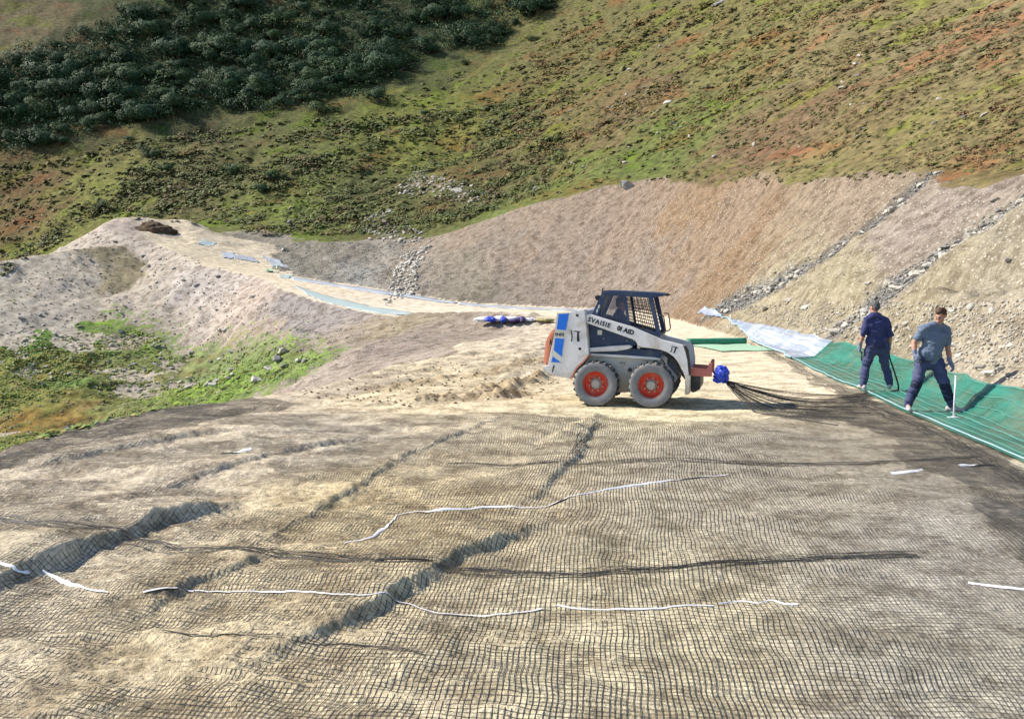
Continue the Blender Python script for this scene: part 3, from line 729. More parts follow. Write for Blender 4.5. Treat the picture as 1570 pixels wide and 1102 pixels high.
M_TEAL = worn('teal_sheet', (0.40, 0.50, 0.50), 0.5, 0.3, (0.5, 0.47, 0.42), 0.4, 0.8)
M_PALE = worn('pale_blue_sheet', (0.42, 0.47, 0.54), 0.5, 0.25, (0.5, 0.47, 0.42), 0.4, 0.8)
M_SLATE = worn('slate_sheet', (0.36, 0.40, 0.45), 0.6, 0.3, (0.4, 0.38, 0.35), 0.4, 0.8)
M_PGREEN = worn('pale_green_sheet', (0.33, 0.54, 0.38), 0.5, 0.25, (0.45, 0.45, 0.33), 0.3, 1.2)
M_ROLL = worn('green_roll_cloth', (0.025, 0.20, 0.12), 0.5, 0.3, (0.1, 0.25, 0.17), 0.3, 3.0)
drape('ground_sheet', [(448, 446, 70.5), (650, 483, 60), (610, 488, 58.3), (487, 467, 65)], M_TEAL, 'large pale teal sheet along the outer edge of the far road', seed=1, nu=40)
drape('ground_sheet', [(308, 366), (330, 372), (327, 378), (304, 374)], M_TEAL, 'small teal sheet highest up, beside the mound top', seed=2)
drape('ground_sheet', [(343, 386), (359, 388), (358, 397), (341, 396)], M_PALE, 'pale blue sheet patch beside the road bend below the mound', seed=3)
drape('ground_sheet', [(360, 390), (390, 395), (396, 402), (362, 397)], M_SLATE, 'slate blue sheet trailing right of the pale blue patch', seed=4)
drape('ground_sheet', [(401, 392), (425, 398), (450, 414), (420, 408)], M_SLATE, 'slate coloured curved sheet on the gravel beyond the far road', seed=5)
drape('ground_sheet', [(408, 410), (422, 411), (424, 418), (408, 417)], M_PGREEN, 'small crumpled green sheet beside the far road', seed=6, wr=0.12)
drape('ground_sheet', [(430, 420), (448, 422), (448, 427), (428, 426)], M_TEAL, 'short teal strip at the start of the road edge liner', seed=7, wr=0.08)
drape('edge_liner', [(449, 424), (700, 462), (700, 466), (447, 429)], M_PALE, 'long pale blue liner along the inner edge of the far road', seed=8, nu=60, nv=4)
drape('edge_liner', [(702, 463), (905, 474), (905, 477), (702, 467)], M_SLATE, 'blue grey liner continuing the road edge towards the loader', seed=9, nu=50, nv=4)
# green roll with a loose end unrolled towards the viewer
ra, rb = flat(1053, 529), flat(1143, 528)
rd = np.array([rb[0] - ra[0], rb[1] - ra[1]]); rl = float(np.hypot(*rd)); rdir = rd / rl
roll = empty('netting_roll', (ra[0], ra[1], gz(*ra)), math.atan2(rdir[1], rdir[0]))
tag(roll, 'dark green roll of netting lying on bare soil beyond the loader fork', 'roll')
rv, rf = [], []
for j, xx in enumerate(np.linspace(0, rl, 14)):
    for k in range(20):
        a = 2 * math.pi * k / 20; rr = 0.115 * (1 + 0.05 * vnoise(np.array(xx * 3), np.array(k * 0.7), 4)) + 0.004 * math.sin(k)
        rv.append((xx, float(math.cos(a) * rr), 0.12 + float(math.sin(a) * rr)))
for j in range(13):
    for k in range(20): rf.append((j * 20 + k, j * 20 + (k + 1) % 20, j * 20 + 20 + (k + 1) % 20, j * 20 + 20 + k))
me = bpy.data.meshes.new('roll_body'); me.from_pydata(rv, [], rf + [tuple(range(19, -1, -1)), tuple(range(260, 280))]); link('roll_body', me, M_ROLL, roll, True)
sv, sf = [], []
Ls = 3.0
for j in range(20):
    for k in range(16):
        u_, v_ = j / 19, k / 15
        X_ = u_ * rl * (1 - 0.02 * v_); Y_ = -0.1 - v_ * Ls
        wx, wy = ra[0] + rdir[0] * X_ - rdir[1] * Y_, ra[1] + rdir[1] * X_ + rdir[0] * Y_
        sv.append((X_, Y_, gz(wx, wy) - roll.location.z + 0.03 + 0.02 * float(fbm(np.array(X_), np.array(Y_), 0.6, 2, 5))))
for j in range(19):
    for k in range(15): sf.append((j * 16 + k, j * 16 + k + 1, j * 16 + k + 17, j * 16 + k + 16))
me = bpy.data.meshes.new('loose_sheet'); me.from_pydata(sv, [], sf); link('loose_sheet', me, M_PGREEN, roll, True)

# ------------------------------------------------------------------ solid modelling helpers
def prism_bm(poly, y0, y1, bevel=0.0, bm=None):
    """a side-view outline (x, z) given thickness from y0 to y1"""
    bm = bm or bmesh.new()
    n0 = len(bm.verts)
    a = [bm.verts.new((x, y0, z)) for x, z in poly]; b = [bm.verts.new((x, y1, z)) for x, z in poly]
    n = len(poly); fs = []
    fs.append(bm.faces.new(a)); fs.append(bm.faces.new(b[::-1]))
    for i in range(n): fs.append(bm.faces.new((a[i], b[i], b[(i + 1) % n], a[(i + 1) % n])))
    bmesh.ops.recalc_face_normals(bm, faces=fs)
    if bevel:
        es = list({e for f in fs for e in f.edges})
        bmesh.ops.bevel(bm, geom=es, offset=bevel, segments=2, affect='EDGES', clamp_overlap=True)
    return bm
def finish(bm, name, mat, parent=None, smooth=False):
    me = bpy.data.meshes.new(name); bm.to_mesh(me); bm.free()
    return link(name, me, mat, parent, smooth)
def bar_bm(p, q, w, h=None, bm=None, bevel=0.0):
    bm = bm or bmesh.new(); h = h or w
    p, q = Vector(p), Vector(q); d = q - p; L = d.length; d.normalize()
    up = Vector((0, 1, 0)) if abs(d.y) < 0.9 else Vector((0, 0, 1))
    s = d.cross(up).normalized(); u = s.cross(d)
    vs = [bm.verts.new(p + d * t + s * a * w / 2 + u * b * h / 2) for t in (0, L) for a, b in ((-1, -1), (1, -1), (1, 1), (-1, 1))]
    fs = [bm.faces.new([vs[i] for i in f]) for f in ((0, 1, 2, 3), (7, 6, 5, 4), (0, 4, 5, 1), (1, 5, 6, 2), (2, 6, 7, 3), (3, 7, 4, 0))]
    bmesh.ops.recalc_face_normals(bm, faces=fs)
    if bevel: bmesh.ops.bevel(bm, geom=list({e for f in fs for e in f.edges}), offset=bevel, segments=1, affect='EDGES')
    return bm
def tube_bm(P, rad, seg=8, bm=None, cap=True):
    bm = bm or bmesh.new(); P = [Vector(p) for p in P]; n = len(P)
    rad = [rad] * n if not isinstance(rad, (list, tuple)) else rad
    rings = []; prev = None
    for i, p in enumerate(P):
        d = (P[min(i + 1, n - 1)] - P[max(i - 1, 0)]).normalized()
        ref = prev if prev is not None else (Vector((0, 0, 1)) if abs(d.z) < 0.9 else Vector((1, 0, 0)))
        s = (ref - d * ref.dot(d)).normalized(); t = d.cross(s); prev = s
        rr = rad[i] if isinstance(rad[i], tuple) else (rad[i], rad[i])
        rings.append([bm.verts.new(p + s * math.cos(2 * math.pi * k / seg) * rr[0] + t * math.sin(2 * math.pi * k / seg) * rr[1]) for k in range(seg)])
    for i in range(n - 1):
        for k in range(seg): bm.faces.new((rings[i][k], rings[i][(k + 1) % seg], rings[i + 1][(k + 1) % seg], rings[i + 1][k]))
    if cap: bm.faces.new(rings[0][::-1]); bm.faces.new(rings[-1])
    return bm
def lathe_bm(prof, seg=48, bm=None):
    """profile (radius, y) spun about the Y axis"""
    bm = bm or bmesh.new(); rings = []
    for r, y in prof: rings.append([bm.verts.new((r * math.cos(2 * math.pi * k / seg), y, r * math.sin(2 * math.pi * k / seg))) for k in range(seg)] if r > 1e-6 else [bm.verts.new((0, y, 0))])
    for a, b in zip(rings[:-1], rings[1:]):
        for k in range(seg):
            k2 = (k + 1) % seg
            if len(a) == 1: bm.faces.new((a[0], b[k], b[k2]))
            elif len(b) == 1: bm.faces.new((a[k], b[0], a[k2]))
            else: bm.faces.new((a[k], b[k], b[k2], a[k2]))
    bmesh.ops.recalc_face_normals(bm, faces=bm.faces[:])
    return bm
def text_mesh(name, body, size, mat, parent, loc, rot, shear=0.0, spacing=1.0, bold=0.0):
    cu = bpy.data.curves.new(name, 'FONT'); cu.body = body; cu.size = size; cu.extrude = 0.0015; cu.shear = shear; cu.space_character = spacing; cu.offset = bold
    t = bpy.data.objects.new(name, cu); COL.objects.link(t)
    me = bpy.data.meshes.new_from_object(t.evaluated_get(bpy.context.evaluated_depsgraph_get()))
    bpy.data.objects.remove(t)
    o = link(name, me, mat, parent); o.location = loc; o.rotation_euler = rot
    return o

# ------------------------------------------------------------------ skid steer loader
M_WHITE = worn('loader_white_paint', (0.74, 0.72, 0.71), 0.45, 0.15, (0.40, 0.33, 0.24), 0.6, 4.0, bump=0.08, low=(0.25, 0.75))
M_GREYW = worn('loader_grey_white', (0.50, 0.50, 0.46), 0.55, 0.2, (0.36, 0.30, 0.21), 0.5, 6.0, low=(0.2, 0.8))
M_NAVY = worn('loader_navy_paint', (0.022, 0.045, 0.105), 0.4, 0.3, (0.16, 0.16, 0.16), 0.35, 5.0)
M_BLUEP = worn('loader_blue_stripe', (0.01, 0.16, 0.70), 0.4, 0.1, (0.2, 0.3, 0.5), 0.15, 8.0)
M_ORANGE = worn('loader_orange_paint', (0.72, 0.30, 0.18), 0.5, 0.15, (0.5, 0.35, 0.25), 0.3, 6.0)
M_RIM = worn('rim_red_paint', (0.55, 0.045, 0.018), 0.45, 0.2, (0.36, 0.24, 0.16), 0.5, 9.0)
M_TYRE = worn('tyre_rubber', (0.055, 0.056, 0.060), 0.75, 0.2, (0.30, 0.26, 0.20), 0.9, 7.0)
M_WALL = worn('tyre_sidewall_dusty', (0.17, 0.178, 0.195), 0.75, 0.25, (0.30, 0.27, 0.22), 0.7, 7.0)
M_HUB = worn('hub_grey', (0.40, 0.36, 0.32), 0.6, 0.3, (0.3, 0.26, 0.2), 0.4, 9.0)
M_BLACK = worn('black_metal', (0.02, 0.02, 0.022), 0.5, 0.2, (0.14, 0.12, 0.10), 0.4, 6.0)
M_STEEL = worn('bare_steel', (0.45, 0.44, 0.43), 0.35, 0.2, (0.3, 0.26, 0.2), 0.3, 9.0, metal=0.7)
M_FORK = worn('fork_red_primer', (0.50, 0.16, 0.13), 0.6, 0.25, (0.4, 0.3, 0.25), 0.35, 8.0)
M_MARK = simple('dark_lettering', (0.015, 0.015, 0.02), 0.5)
M_LABEL = simple('pale_label', (0.62, 0.62, 0.55), 0.5)
def glass_mat():
    q = NT('cab_glass'); q.b.inputs['Transmission Weight'].default_value = 0.0
    q.put(q.b.inputs['Alpha'], 0.30)
    return q.done((0.035, 0.07, 0.16), 0.06, None, 0, 0.6)
M_GLASS = glass_mat()
fx, fy_ = flat(956, 622)
YAW = R(-14)
HD = (math.cos(YAW), math.sin(YAW)); LAT = (-HD[1], HD[0])       # forward, and towards the far side
LX, LY = fx + LAT[0] * 0.64, fy_ + LAT[1] * 0.64
loader = empty('skid_steer_loader', (LX, LY, gz(LX, LY) + 0.005), YAW)
tag(loader, 'white skid steer loader with orange red wheels and dark blue caged cab', 'loader')
SL = FPX / fy_
def zc(X, Y): return ((X / 3.925 - 156) / SL / 0.985, (201 - Y / 3.925) / SL)
def zp(*a): return [zc(*p) for p in a]
def both(name, poly, y0, y1, mat, bevel=0.01, sides=(-1, 1)):
    out = []
    for s in sides: out.append(finish(prism_bm(poly, s * y0, s * y1, bevel), name, mat, loader))
    return out
WR = 0.388
# chassis and engine bay
finish(prism_bm(zp((395, 478), (835, 498), (835, 560), (905, 640), (870, 705), (560, 712), (430, 700), (300, 640)), -0.44, 0.44, 0.015), 'chassis', M_GREYW, loader)
finish(prism_bm(zp((560, 610), (640, 604), (650, 690), (560, 690)), -0.452, 0.452, 0.01), 'chain_case', M_GREYW, loader)
finish(prism_bm(zp((232, 242), (372, 214), (398, 478), (300, 612), (195, 606)), -0.47, 0.47, 0.03), 'engine_cover', M_WHITE, loader)
towers = both('rear_upright', zp((214, 234), (376, 203), (402, 478), (368, 520), (326, 560), (292, 628), (186, 612), (140, 588), (118, 558), (150, 548)), 0.47, 0.66, M_WHITE, 0.012)
finish(prism_bm(zp((190, 316), (166, 420), (146, 548), (118, 550), (126, 470), (134, 396), (160, 350)), -0.62, 0.62, 0.03), 'tailgate', M_ORANGE, loader)
finish(prism_bm(zp((118, 556), (140, 556), (186, 608), (180, 618), (140, 602), (115, 578)), -0.60, 0.60, 0.012), 'rear_bumper', M_GREYW, loader)
tg = loader.children[-2]
finish(bar_bm((zc(166, 395)[0], -0.632, zc(0, 395)[1]), (zc(168, 420)[0], -0.632, zc(0, 420)[1]), 0.02, 0.02), 'latch', M_BLACK, tg)
# orange wheel arch lining of the upright
both('wheel_arch', zp((404, 482), (372, 524), (330, 564), (298, 628), (288, 630), (322, 560), (364, 516), (398, 474)), 0.50, 0.662, M_ORANGE, 0.003)
# blue stripe panels and marks on the uprights
for s in (-1, 1):
    up = towers[0 if s < 0 else 1]; y0, y1 = s * 0.6585, s * 0.665
    finish(prism_bm(zp((207, 226), (284, 224), (240, 536), (168, 530)), s * 0.6585, s * 0.662), 'stripe_backing', M_LABEL, up)
    for pl in ([(218, 233), (280, 229), (263, 331), (205, 326)], [(196, 380), (252, 384), (237, 494), (188, 455)], [(181, 492), (234, 530), (173, 527)]):
        finish(prism_bm(zp(*pl), s * 0.660, y1), 'blue_stripe', M_BLUEP, up)
    for (cx_, cy_) in ((330, 240), (347, 443)):
        b_ = lathe_bm([(0, s * 0.672), (0.022, s * 0.672), (0.026, s * 0.658), (0.026, s * 0.64)], 14); o = finish(b_, 'pivot_pin', M_BLACK, up); x_, z_ = zc(cx_, cy_); o.location = (x_, 0, z_)
up = towers[0]
FR = (math.pi / 2, 0, 0)
x_, z_ = zc(194, 366); text_mesh('number_marking', '5N03', 0.075, M_MARK, up, (x_, -0.664, z_), FR, 0, 0.95, 0.002)
finish(prism_bm(zp((291, 332), (297, 330), (303, 372), (300, 396), (291, 400), (296, 384), (296, 362)), -0.666, -0.6585), 'slot_marking', M_MARK, up)
finish(prism_bm(zp((312, 334), (350, 336), (349, 341), (340, 341), (346, 398), (330, 400), (330, 341), (312, 339)), -0.666, -0.6585), 'slot_marking', M_MARK, up)
finish(prism_bm(zp((186, 545), (194, 549), (184, 585), (178, 594), (178, 580)), -0.666, -0.6585), 'slot_marking', M_MARK, up)
# navy body side with label, cross bar, side rail
both('side_panel', zp((386, 282), (676, 386), (674, 418), (640, 440), (822, 452), (824, 494), (402, 480), (398, 380)), 0.44, 0.465, M_NAVY, 0.004)
finish(prism_bm(zp((443, 332), (470, 332), (470, 360), (443, 360)), -0.471, -0.4655), 'side_label', M_LABEL, loader)
both('link_bar', zp((400, 440), (560, 424), (642, 418), (660, 430), (630, 444), (560, 456), (404, 464)), 0.48, 0.56, M_WHITE, 0.008)
both('side_rail', zp((400, 474), (620, 482), (826, 494), (826, 508), (620, 497), (400, 488)), 0.44, 0.52, M_WHITE, 0.006)
x_, z_ = zc(572, 536); text_mesh('small_marking', '1/8 \u0394', 0.05, M_MARK, loader, (x_, -0.447, z_), FR)
for (cx_, cy_, r_) in ((640, 572, .03), (700, 428, .025), (664, 390, .014), (620, 395, .01), (480, 385, .01)):
    o = finish(lathe_bm([(0, -0.012), (r_, -0.012), (r_ * 1.15, 0), (r_ * 1.15, 0.03)], 14), 'bolt', M_BLACK if r_ > .026 else M_HUB, loader); x_, z_ = zc(cx_, cy_); o.location = (x_, -0.47 if cx_ != 700 else -0.645, z_)
# lift arms with front legs
arms = both('lift_arm', zp((380, 238), (396, 231), (520, 268), (660, 308), (760, 350), (835, 383), (900, 398), (948, 410), (972, 416), (988, 440), (1000, 520), (1004, 600), (1002, 700), (985, 710), (970, 706), (976, 650), (974, 604), (955, 555), (928, 510), (905, 482), (868, 456), (830, 442), (760, 432), (700, 428), (676, 386), (520, 332), (386, 286)), 0.505, 0.64, M_WHITE, 0.012)
for s in (-1, 1):
    finish(prism_bm(zp((958, 412), (974, 418), (990, 442), (1001, 520), (1004, 590), (994, 592), (984, 500), (972, 450)), s * 0.52, s * 0.6425), 'arm_edge_plate', M_BLACK, arms[0 if s < 0 else 1])
a0 = arms[0]
ang = math.atan2(zc(398, 268)[1] - zc(672, 350)[1], zc(672, 350)[0] - zc(398, 268)[0])
x_, z_ = zc(392, 274); text_mesh('arm_lettering', 'SVAISIE', 0.108, M_MARK, a0, (x_, -0.642, z_), (math.pi / 2, ang, 0), 0.0, 1.18, 0.004)
x_, z_ = zc(568, 325); text_mesh('arm_lettering', '0I AID', 0.105, M_MARK, a0, (x_, -0.642, z_), (math.pi / 2, ang, 0), 0.0, 1.05, 0.006)
finish(prism_bm(zp((893, 416), (899, 417), (894, 450), (886, 456), (882, 450), (889, 448)), -0.6425, -0.6385), 'slot_marking', M_MARK, a0)
finish(prism_bm(zp((903, 419), (930, 424), (929, 430), (922, 430), (911, 460), (903, 458), (913, 428), (903, 424)), -0.6425, -0.6385), 'slot_marking', M_MARK, a0)
finish(bar_bm((zc(985, 640)[0], -0.52, zc(985, 640)[1]), (zc(985, 640)[0], 0.52, zc(985, 640)[1]), 0.09, 0.09, None, 0.01), 'cross_member', M_BLACK, loader)
finish(bar_bm((zc(440, 262)[0], -0.52, zc(440, 262)[1]), (zc(440, 262)[0], 0.52, zc(440, 262)[1]), 0.08, 0.08, None, 0.01), 'cross_member', M_WHITE, loader)
# tilt cylinders and hoses
for s in (-1, 1):
    a_, b_, c_ = zc(838, 455), zc(915, 520), zc(972, 618)
    cy = finish(tube_bm([(a_[0], s * 0.47, a_[1]), (b_[0], s * 0.47, b_[1] + 0.02)], 0.045, 12), 'tilt_cylinder', M_BLACK, loader, True)
    finish(tube_bm([(b_[0], s * 0.47, b_[1] + 0.02), (c_[0], s * 0.47, c_[1])], 0.022, 10), 'piston_rod', M_STEEL, cy, True)
    finish(prism_bm(zp((860, 470), (925, 508), (945, 560), (968, 612), (955, 606), (915, 545), (866, 500)), s * 0.46, s * 0.52, 0.005), 'cylinder_guard', M_BLACK, loader)
    for k in range(2):
        P = [(zc(790, 520 + 8 * k)[0], s * (0.46 - 0.03 * k), zc(0, 520)[1]), (zc(805, 500)[0], s * 0.5, zc(0, 500)[1] + 0.02), (zc(832, 498)[0], s * 0.51, zc(0, 506)[1]), (zc(848, 530)[0], s * 0.5, zc(0, 530)[1]), (zc(830, 552)[0], s * 0.46, zc(0, 552)[1])]
        L = smooth_line(np.array(P), 0.02); finish(tube_bm([tuple(p) for p in L], 0.011, 6), 'hose', M_BLACK, loader, True)
# coupler plate and red fork
finish(prism_bm(zp((1004, 596), (1058, 596), (1058, 676), (1040, 690), (1016, 700), (1002, 690)), -0.50, 0.50, 0.006), 'coupler_plate', M_BLACK, loader)
fork = finish(prism_bm(zp((998, 552), (1060, 556), (1094, 559), (1108, 520), (1126, 520), (1124, 600), (1060, 600), (998, 596)), -0.52, -0.42, 0.004), 'fork', M_FORK, loader)
finish(prism_bm(zp((998, 552), (1060, 556), (1094, 559), (1108, 520), (1126, 520), (1124, 600), (1060, 600), (998, 596)), 0.30, 0.40, 0.004), 'fork', M_FORK, loader)
# cab
CW = 0.44
cabf = bmesh.new()
def P3(X, Y, y): x, z = zc(X, Y); return (x, y, z)
cab = finish(prism_bm(zp((474, 90), (560, 92), (750, 101), (800, 104), (842, 110), (846, 120), (792, 130), (760, 136), (700, 128), (520, 118), (478, 112)), -0.47, 0.47, 0.012), 'cab_roof', M_NAVY, loader)
finish(prism_bm(zp((800, 105), (848, 112), (866, 117), (850, 124), (812, 122)), -0.20, 0.20, 0.004), 'roof_lamp', M_BLACK, cab)
for s in (-1, 1):
    y = s * CW
    for nm, poly in (('rear_post', [(402, 246), (470, 96), (506, 96), (440, 258)]), ('front_post', [(742, 122), (772, 124), (822, 352), (796, 350)]), ('centre_post', [(596, 118), (612, 118), (640, 306), (624, 304)]), ('top_rail', [(480, 100), (765, 112), (766, 134), (480, 118)]), ('sill', [(402, 240), (440, 246), (822, 350), (818, 368), (402, 262)])):
        finish(prism_bm(zp(*poly), y - 0.025, y + 0.025, 0.006), nm, M_NAVY, loader)
    finish(prism_bm(zp((506, 118), (598, 120), (626, 300), (446, 252)), y - 0.004, y + 0.004), 'side_window', M_GLASS, loader)
    g = bmesh.new()
    def lerp4(u, v):   # inside the front opening
        a = np.array([614, 130]) * (1 - u) + np.array([748, 136]) * u; b = np.array([642, 300]) * (1 - u) + np.array([800, 345]) * u
        c = a * (1 - v) + b * v; return P3(c[0], c[1], y)
    for k in range(1, 6): bar_bm(lerp4(k / 6, 0), lerp4(k / 6, 1), 0.011, 0.011, g)
    for k in range(1, 9): bar_bm(lerp4(0, k / 9), lerp4(1, k / 9), 0.011, 0.011, g)
    finish(g, 'side_screen', M_BLACK, loader)
    for k, (X, Y) in enumerate(((448, 188), (438, 214))):
        if s < 0: finish(prism_bm(zp((X, Y - 11), (X + 9, Y - 11), (X + 4, Y + 11), (X - 6, Y + 11)), y - 0.030, y - 0.0255), 'warning_label', M_LABEL, loader)
finish(prism_bm(zp((470, 98), (486, 100), (420, 252), (404, 248)), -0.41, 0.41, 0.004), 'rear_panel', M_NAVY, loader)
finish(prism_bm(zp((420, 462), (810, 470), (810, 480), (420, 474)), -0.43, 0.43, 0.002), 'cab_floor', M_NAVY, loader)
finish(prism_bm(zp((510, 395), (600, 405), (606, 435), (500, 430)), -0.24, 0.24, 0.02), 'seat', M_BLACK, loader)
finish(prism_bm(zp((478, 250), (500, 250), (522, 396), (498, 412)), -0.24, 0.24, 0.02), 'seat_back', M_BLACK, loader)
hb = bmesh.new()
L = smooth_line(np.array([P3(812, 238, -0.46), P3(836, 242, -0.47), P3(846, 300, -0.47), P3(850, 330, -0.47), P3(838, 346, -0.47), P3(818, 352, -0.46)]), 0.02)
finish(tube_bm([tuple(p) for p in L], 0.010, 8), 'grab_handle', M_BLACK, loader, True)
L = smooth_line(np.array([P3(812, 238, 0.46), P3(836, 242, 0.47), P3(846, 300, 0.47), P3(850, 330, 0.47), P3(838, 346, 0.47), P3(818, 352, 0.46)]), 0.02)
finish(tube_bm([tuple(p) for p in L], 0.010, 8), 'grab_handle', M_BLACK, loader, True)
finish(prism_bm(zp((405, 128), (432, 120), (440, 134), (434, 156), (412, 150)), -0.16, -0.02, 0.01), 'work_lamp', M_BLACK, loader)
finish(tube_bm([P3(446, 128, -0.09), P3(450, 100, -0.09), P3(452, 76, -0.09)], 0.014, 8), 'aerial', M_BLACK, loader, True)
# wheels
def make_wheel():
    bm = lathe_bm([(0.215, 0.110), (0.245, 0.122), (0.300, 0.130), (0.345, 0.128), (0.372, 0.116), (WR - 0.012, 0.095), (WR - 0.010, 0.0), (WR - 0.012, -0.095), (0.372, -0.116), (0.345, -0.128), (0.300, -0.130), (0.245, -0.122), (0.215, -0.110), (0.215, 0.0), (0.215, 0.110)], 56)
    for k in range(22):
        for s in (-1, 1):
            a = 2 * math.pi * (k + (0.5 if s > 0 else 0)) / 22; c, sn = math.cos(a), math.sin(a); a2 = a + 0.11; c2, s2 = math.cos(a2), math.sin(a2)
            bar_bm((c * (WR - 0.012), s * 0.118, sn * (WR - 0.012)), (c2 * (WR - 0.012), s * 0.005, s2 * (WR - 0.012)), 0.045, 0.022, bm)
    for f in bm.faces:
        rr = [math.hypot(v.co.x, v.co.z) for v in f.verts]
        f.material_index = 1 if max(rr) < 0.3725 and min(abs(v.co.y) for v in f.verts) > 0.10 else 0
    tyre = bpy.data.meshes.new('tyre'); bm.to_mesh(tyre); bm.free(); tyre.materials.append(M_TYRE); tyre.materials.append(M_WALL)
    tyre.polygons.foreach_set('use_smooth', np.ones(len(tyre.polygons), bool))
    bm = lathe_bm([(0.222, -0.118), (0.228, -0.108), (0.218, -0.098), (0.204, -0.088), (0.198, -0.050), (0.185, -0.020), (0.15, -0.010), (0.115, -0.022), (0.10, -0.04), (0.10, 0.05), (0.20, 0.06), (0.222, 0.115)], 48)
    rim = bpy.data.meshes.new('rim'); bm.to_mesh(rim); bm.free(); rim.materials.append(M_RIM); rim.polygons.foreach_set('use_smooth', np.ones(len(rim.polygons), bool))
    bm = lathe_bm([(0, -0.080), (0.062, -0.080), (0.072, -0.070), (0.075, -0.02), (0.095, -0.018), (0.098, -0.03)], 32)
    hub = bpy.data.meshes.new('hub'); bm.to_mesh(hub); bm.free(); hub.materials.append(M_HUB)
    b2 = lathe_bm([(0, -0.036), (0.012, -0.036), (0.013, -0.012)], 6); nuts = bpy.data.meshes.new('wheel_nut'); b2.to_mesh(nuts); b2.free(); nuts.materials.append(M_STEEL)
    return tyre, rim, hub, nuts
tyre, rim, hub, nuts = make_wheel()
for X in (447, 777):
    for s in (-1, 1):
        w = bpy.data.objects.new('wheel', tyre); COL.objects.link(w); w.parent = loader
        w.location = (zc(X, 0)[0], s * 0.63, WR - 0.005); w.rotation_euler = (0, rnd.uniform(0, 6), 0 if s < 0 else math.pi)
        for nm, me in (('rim', rim), ('hub', hub)) + (('wheel_nut', nuts),) * 8:
            c = bpy.data.objects.new(nm, me); COL.objects.link(c); c.parent = w
            if nm == 'wheel_nut': a_ = 2 * math.pi * sum(1 for q_ in w.children if q_.name.startswith('wheel_nut')) / 8; c.location = (0.122 * math.cos(a_), 0, 0.122 * math.sin(a_))
# blue sling bundle tied at the fork tip
def lworld(x, y, z): return Vector((loader.location.x + HD[0] * x + LAT[0] * y, loader.location.y + HD[1] * x + LAT[1] * y, loader.location.z + z))
def crumple(name, rx, ry, rz, mat, parent=None, seed=0, sub=4, amp=0.35, freq=2.2):
    bm = bmesh.new(); bmesh.ops.create_icosphere(bm, subdivisions=sub, radius=1)
    C = np.array([v.co[:] for v in bm.verts])
    n1 = fbm(C[:, 0] * freq + C[:, 2] * 1.3, C[:, 1] * freq - C[:, 2], 1.0, 4, seed, 0.55, True) + 0.5 * fbm(C[:, 2] * freq * 1.7 + 5, C[:, 0] * freq + C[:, 1], 1.0, 3, seed + 4)
    k = 1 + amp * n1
    C = C * k[:, None] * np.array([rx, ry, rz])
    for v, c in zip(bm.verts, C): v.co = c
    return finish(bm, name, mat, parent, True)
M_SLING = worn('blue_sling_plastic', (0.015, 0.05, 0.52), 0.35, 0.35, (0.25, 0.35, 0.75), 0.3, 14.0, spec=0.5)
x_, z_ = zc(1178, 588)
sl = empty('blue_bundle', lworld(x_, -0.47, z_), YAW)
tag(sl, 'crumpled blue plastic sling bundle tied at the red fork tip', 'bundle')
for k, (dx, dz, r_) in enumerate(((0, 0.02, .095), (-0.045, -0.06, .075), (0.05, 0.06, .075), (0.03, -0.05, .08), (-0.02, 0.09, .06))):
    o = crumple('sling_fold', r_, r_ * 0.8, r_, M_SLING, sl, 700 + k * 9, 5, 0.48, 1.9); o.location = (dx, rnd.uniform(-.03, .03), dz)
o = finish(bar_bm((-0.13, 0, 0.02), (-0.04, 0, 0.10), 0.05, 0.06, None, 0.01), 'band', M_BLACK, sl)
finish(bar_bm((-0.115, -0.004, 0.055), (-0.055, -0.004, 0.09), 0.02, 0.064, None, 0.003), 'band_stripe', M_LABEL, sl)
# net gathered to the bundle
src = lworld(*[zc(1190, 620)[0], -0.47, zc(1190, 620)[1]])
gb = bmesh.new(); rows_ = []
NS = 64
for k in range(NS):
    t = k / (NS - 1); e = flat(1222 + 115 * t, 642 - 38 * t)
    e = Vector((e[0], e[1], gz(*e) + 0.01))
    wv_ = 0.5 * vnoise(np.array(t * 9.0), np.array(0.0), 5) + 0.5 * vnoise(np.array(t * 23.0), np.array(2.0), 6)
    sag = 0.10 + 0.10 * (1 - t) + 0.06 * float(wv_)
    off = Vector((rnd.uniform(-.015, .015), rnd.uniform(-.02, .02), rnd.uniform(-.02, .02)))
    pts_ = [src + off]
    for f_ in (0.2, 0.45, 0.7, 0.88):
        m = src.lerp(e, f_); m.z = max(m.z - sag * math.sin(f_ * math.pi) * 1.15, gz(m.x, m.y) + 0.012 + 0.03 * max(0.0, float(wv_))); m.y += 0.05 * float(wv_) * f_; pts_.append(m)
    n_ = e + (e - src).normalized() * rnd.uniform(0.3, 0.9); n_.z = gz(n_.x, n_.y) + 0.01
    L = smooth_line(np.array(pts_ + [e, n_]), 0.09)
    tube_bm([tuple(p - np.array([0, 8, 0])) for p in L], 0.0075 if k % 11 == 0 else rnd.choice((0.0016, 0.002, 0.003)), 4, gb)
    rows_.append(smooth_line(np.array(pts_ + [e]), 0.06))
for f_ in np.concatenate([np.linspace(0.15, 1, 40)]):
    Q = [tuple(r_[min(len(r_) - 1, int(f_ * (len(r_) - 1)))] - np.array([0, 8, 0])) for r_ in rows_]
    tube_bm(Q, 0.002, 3, gb)
finish(gb, 'gathered_end', M_NET, net, True)

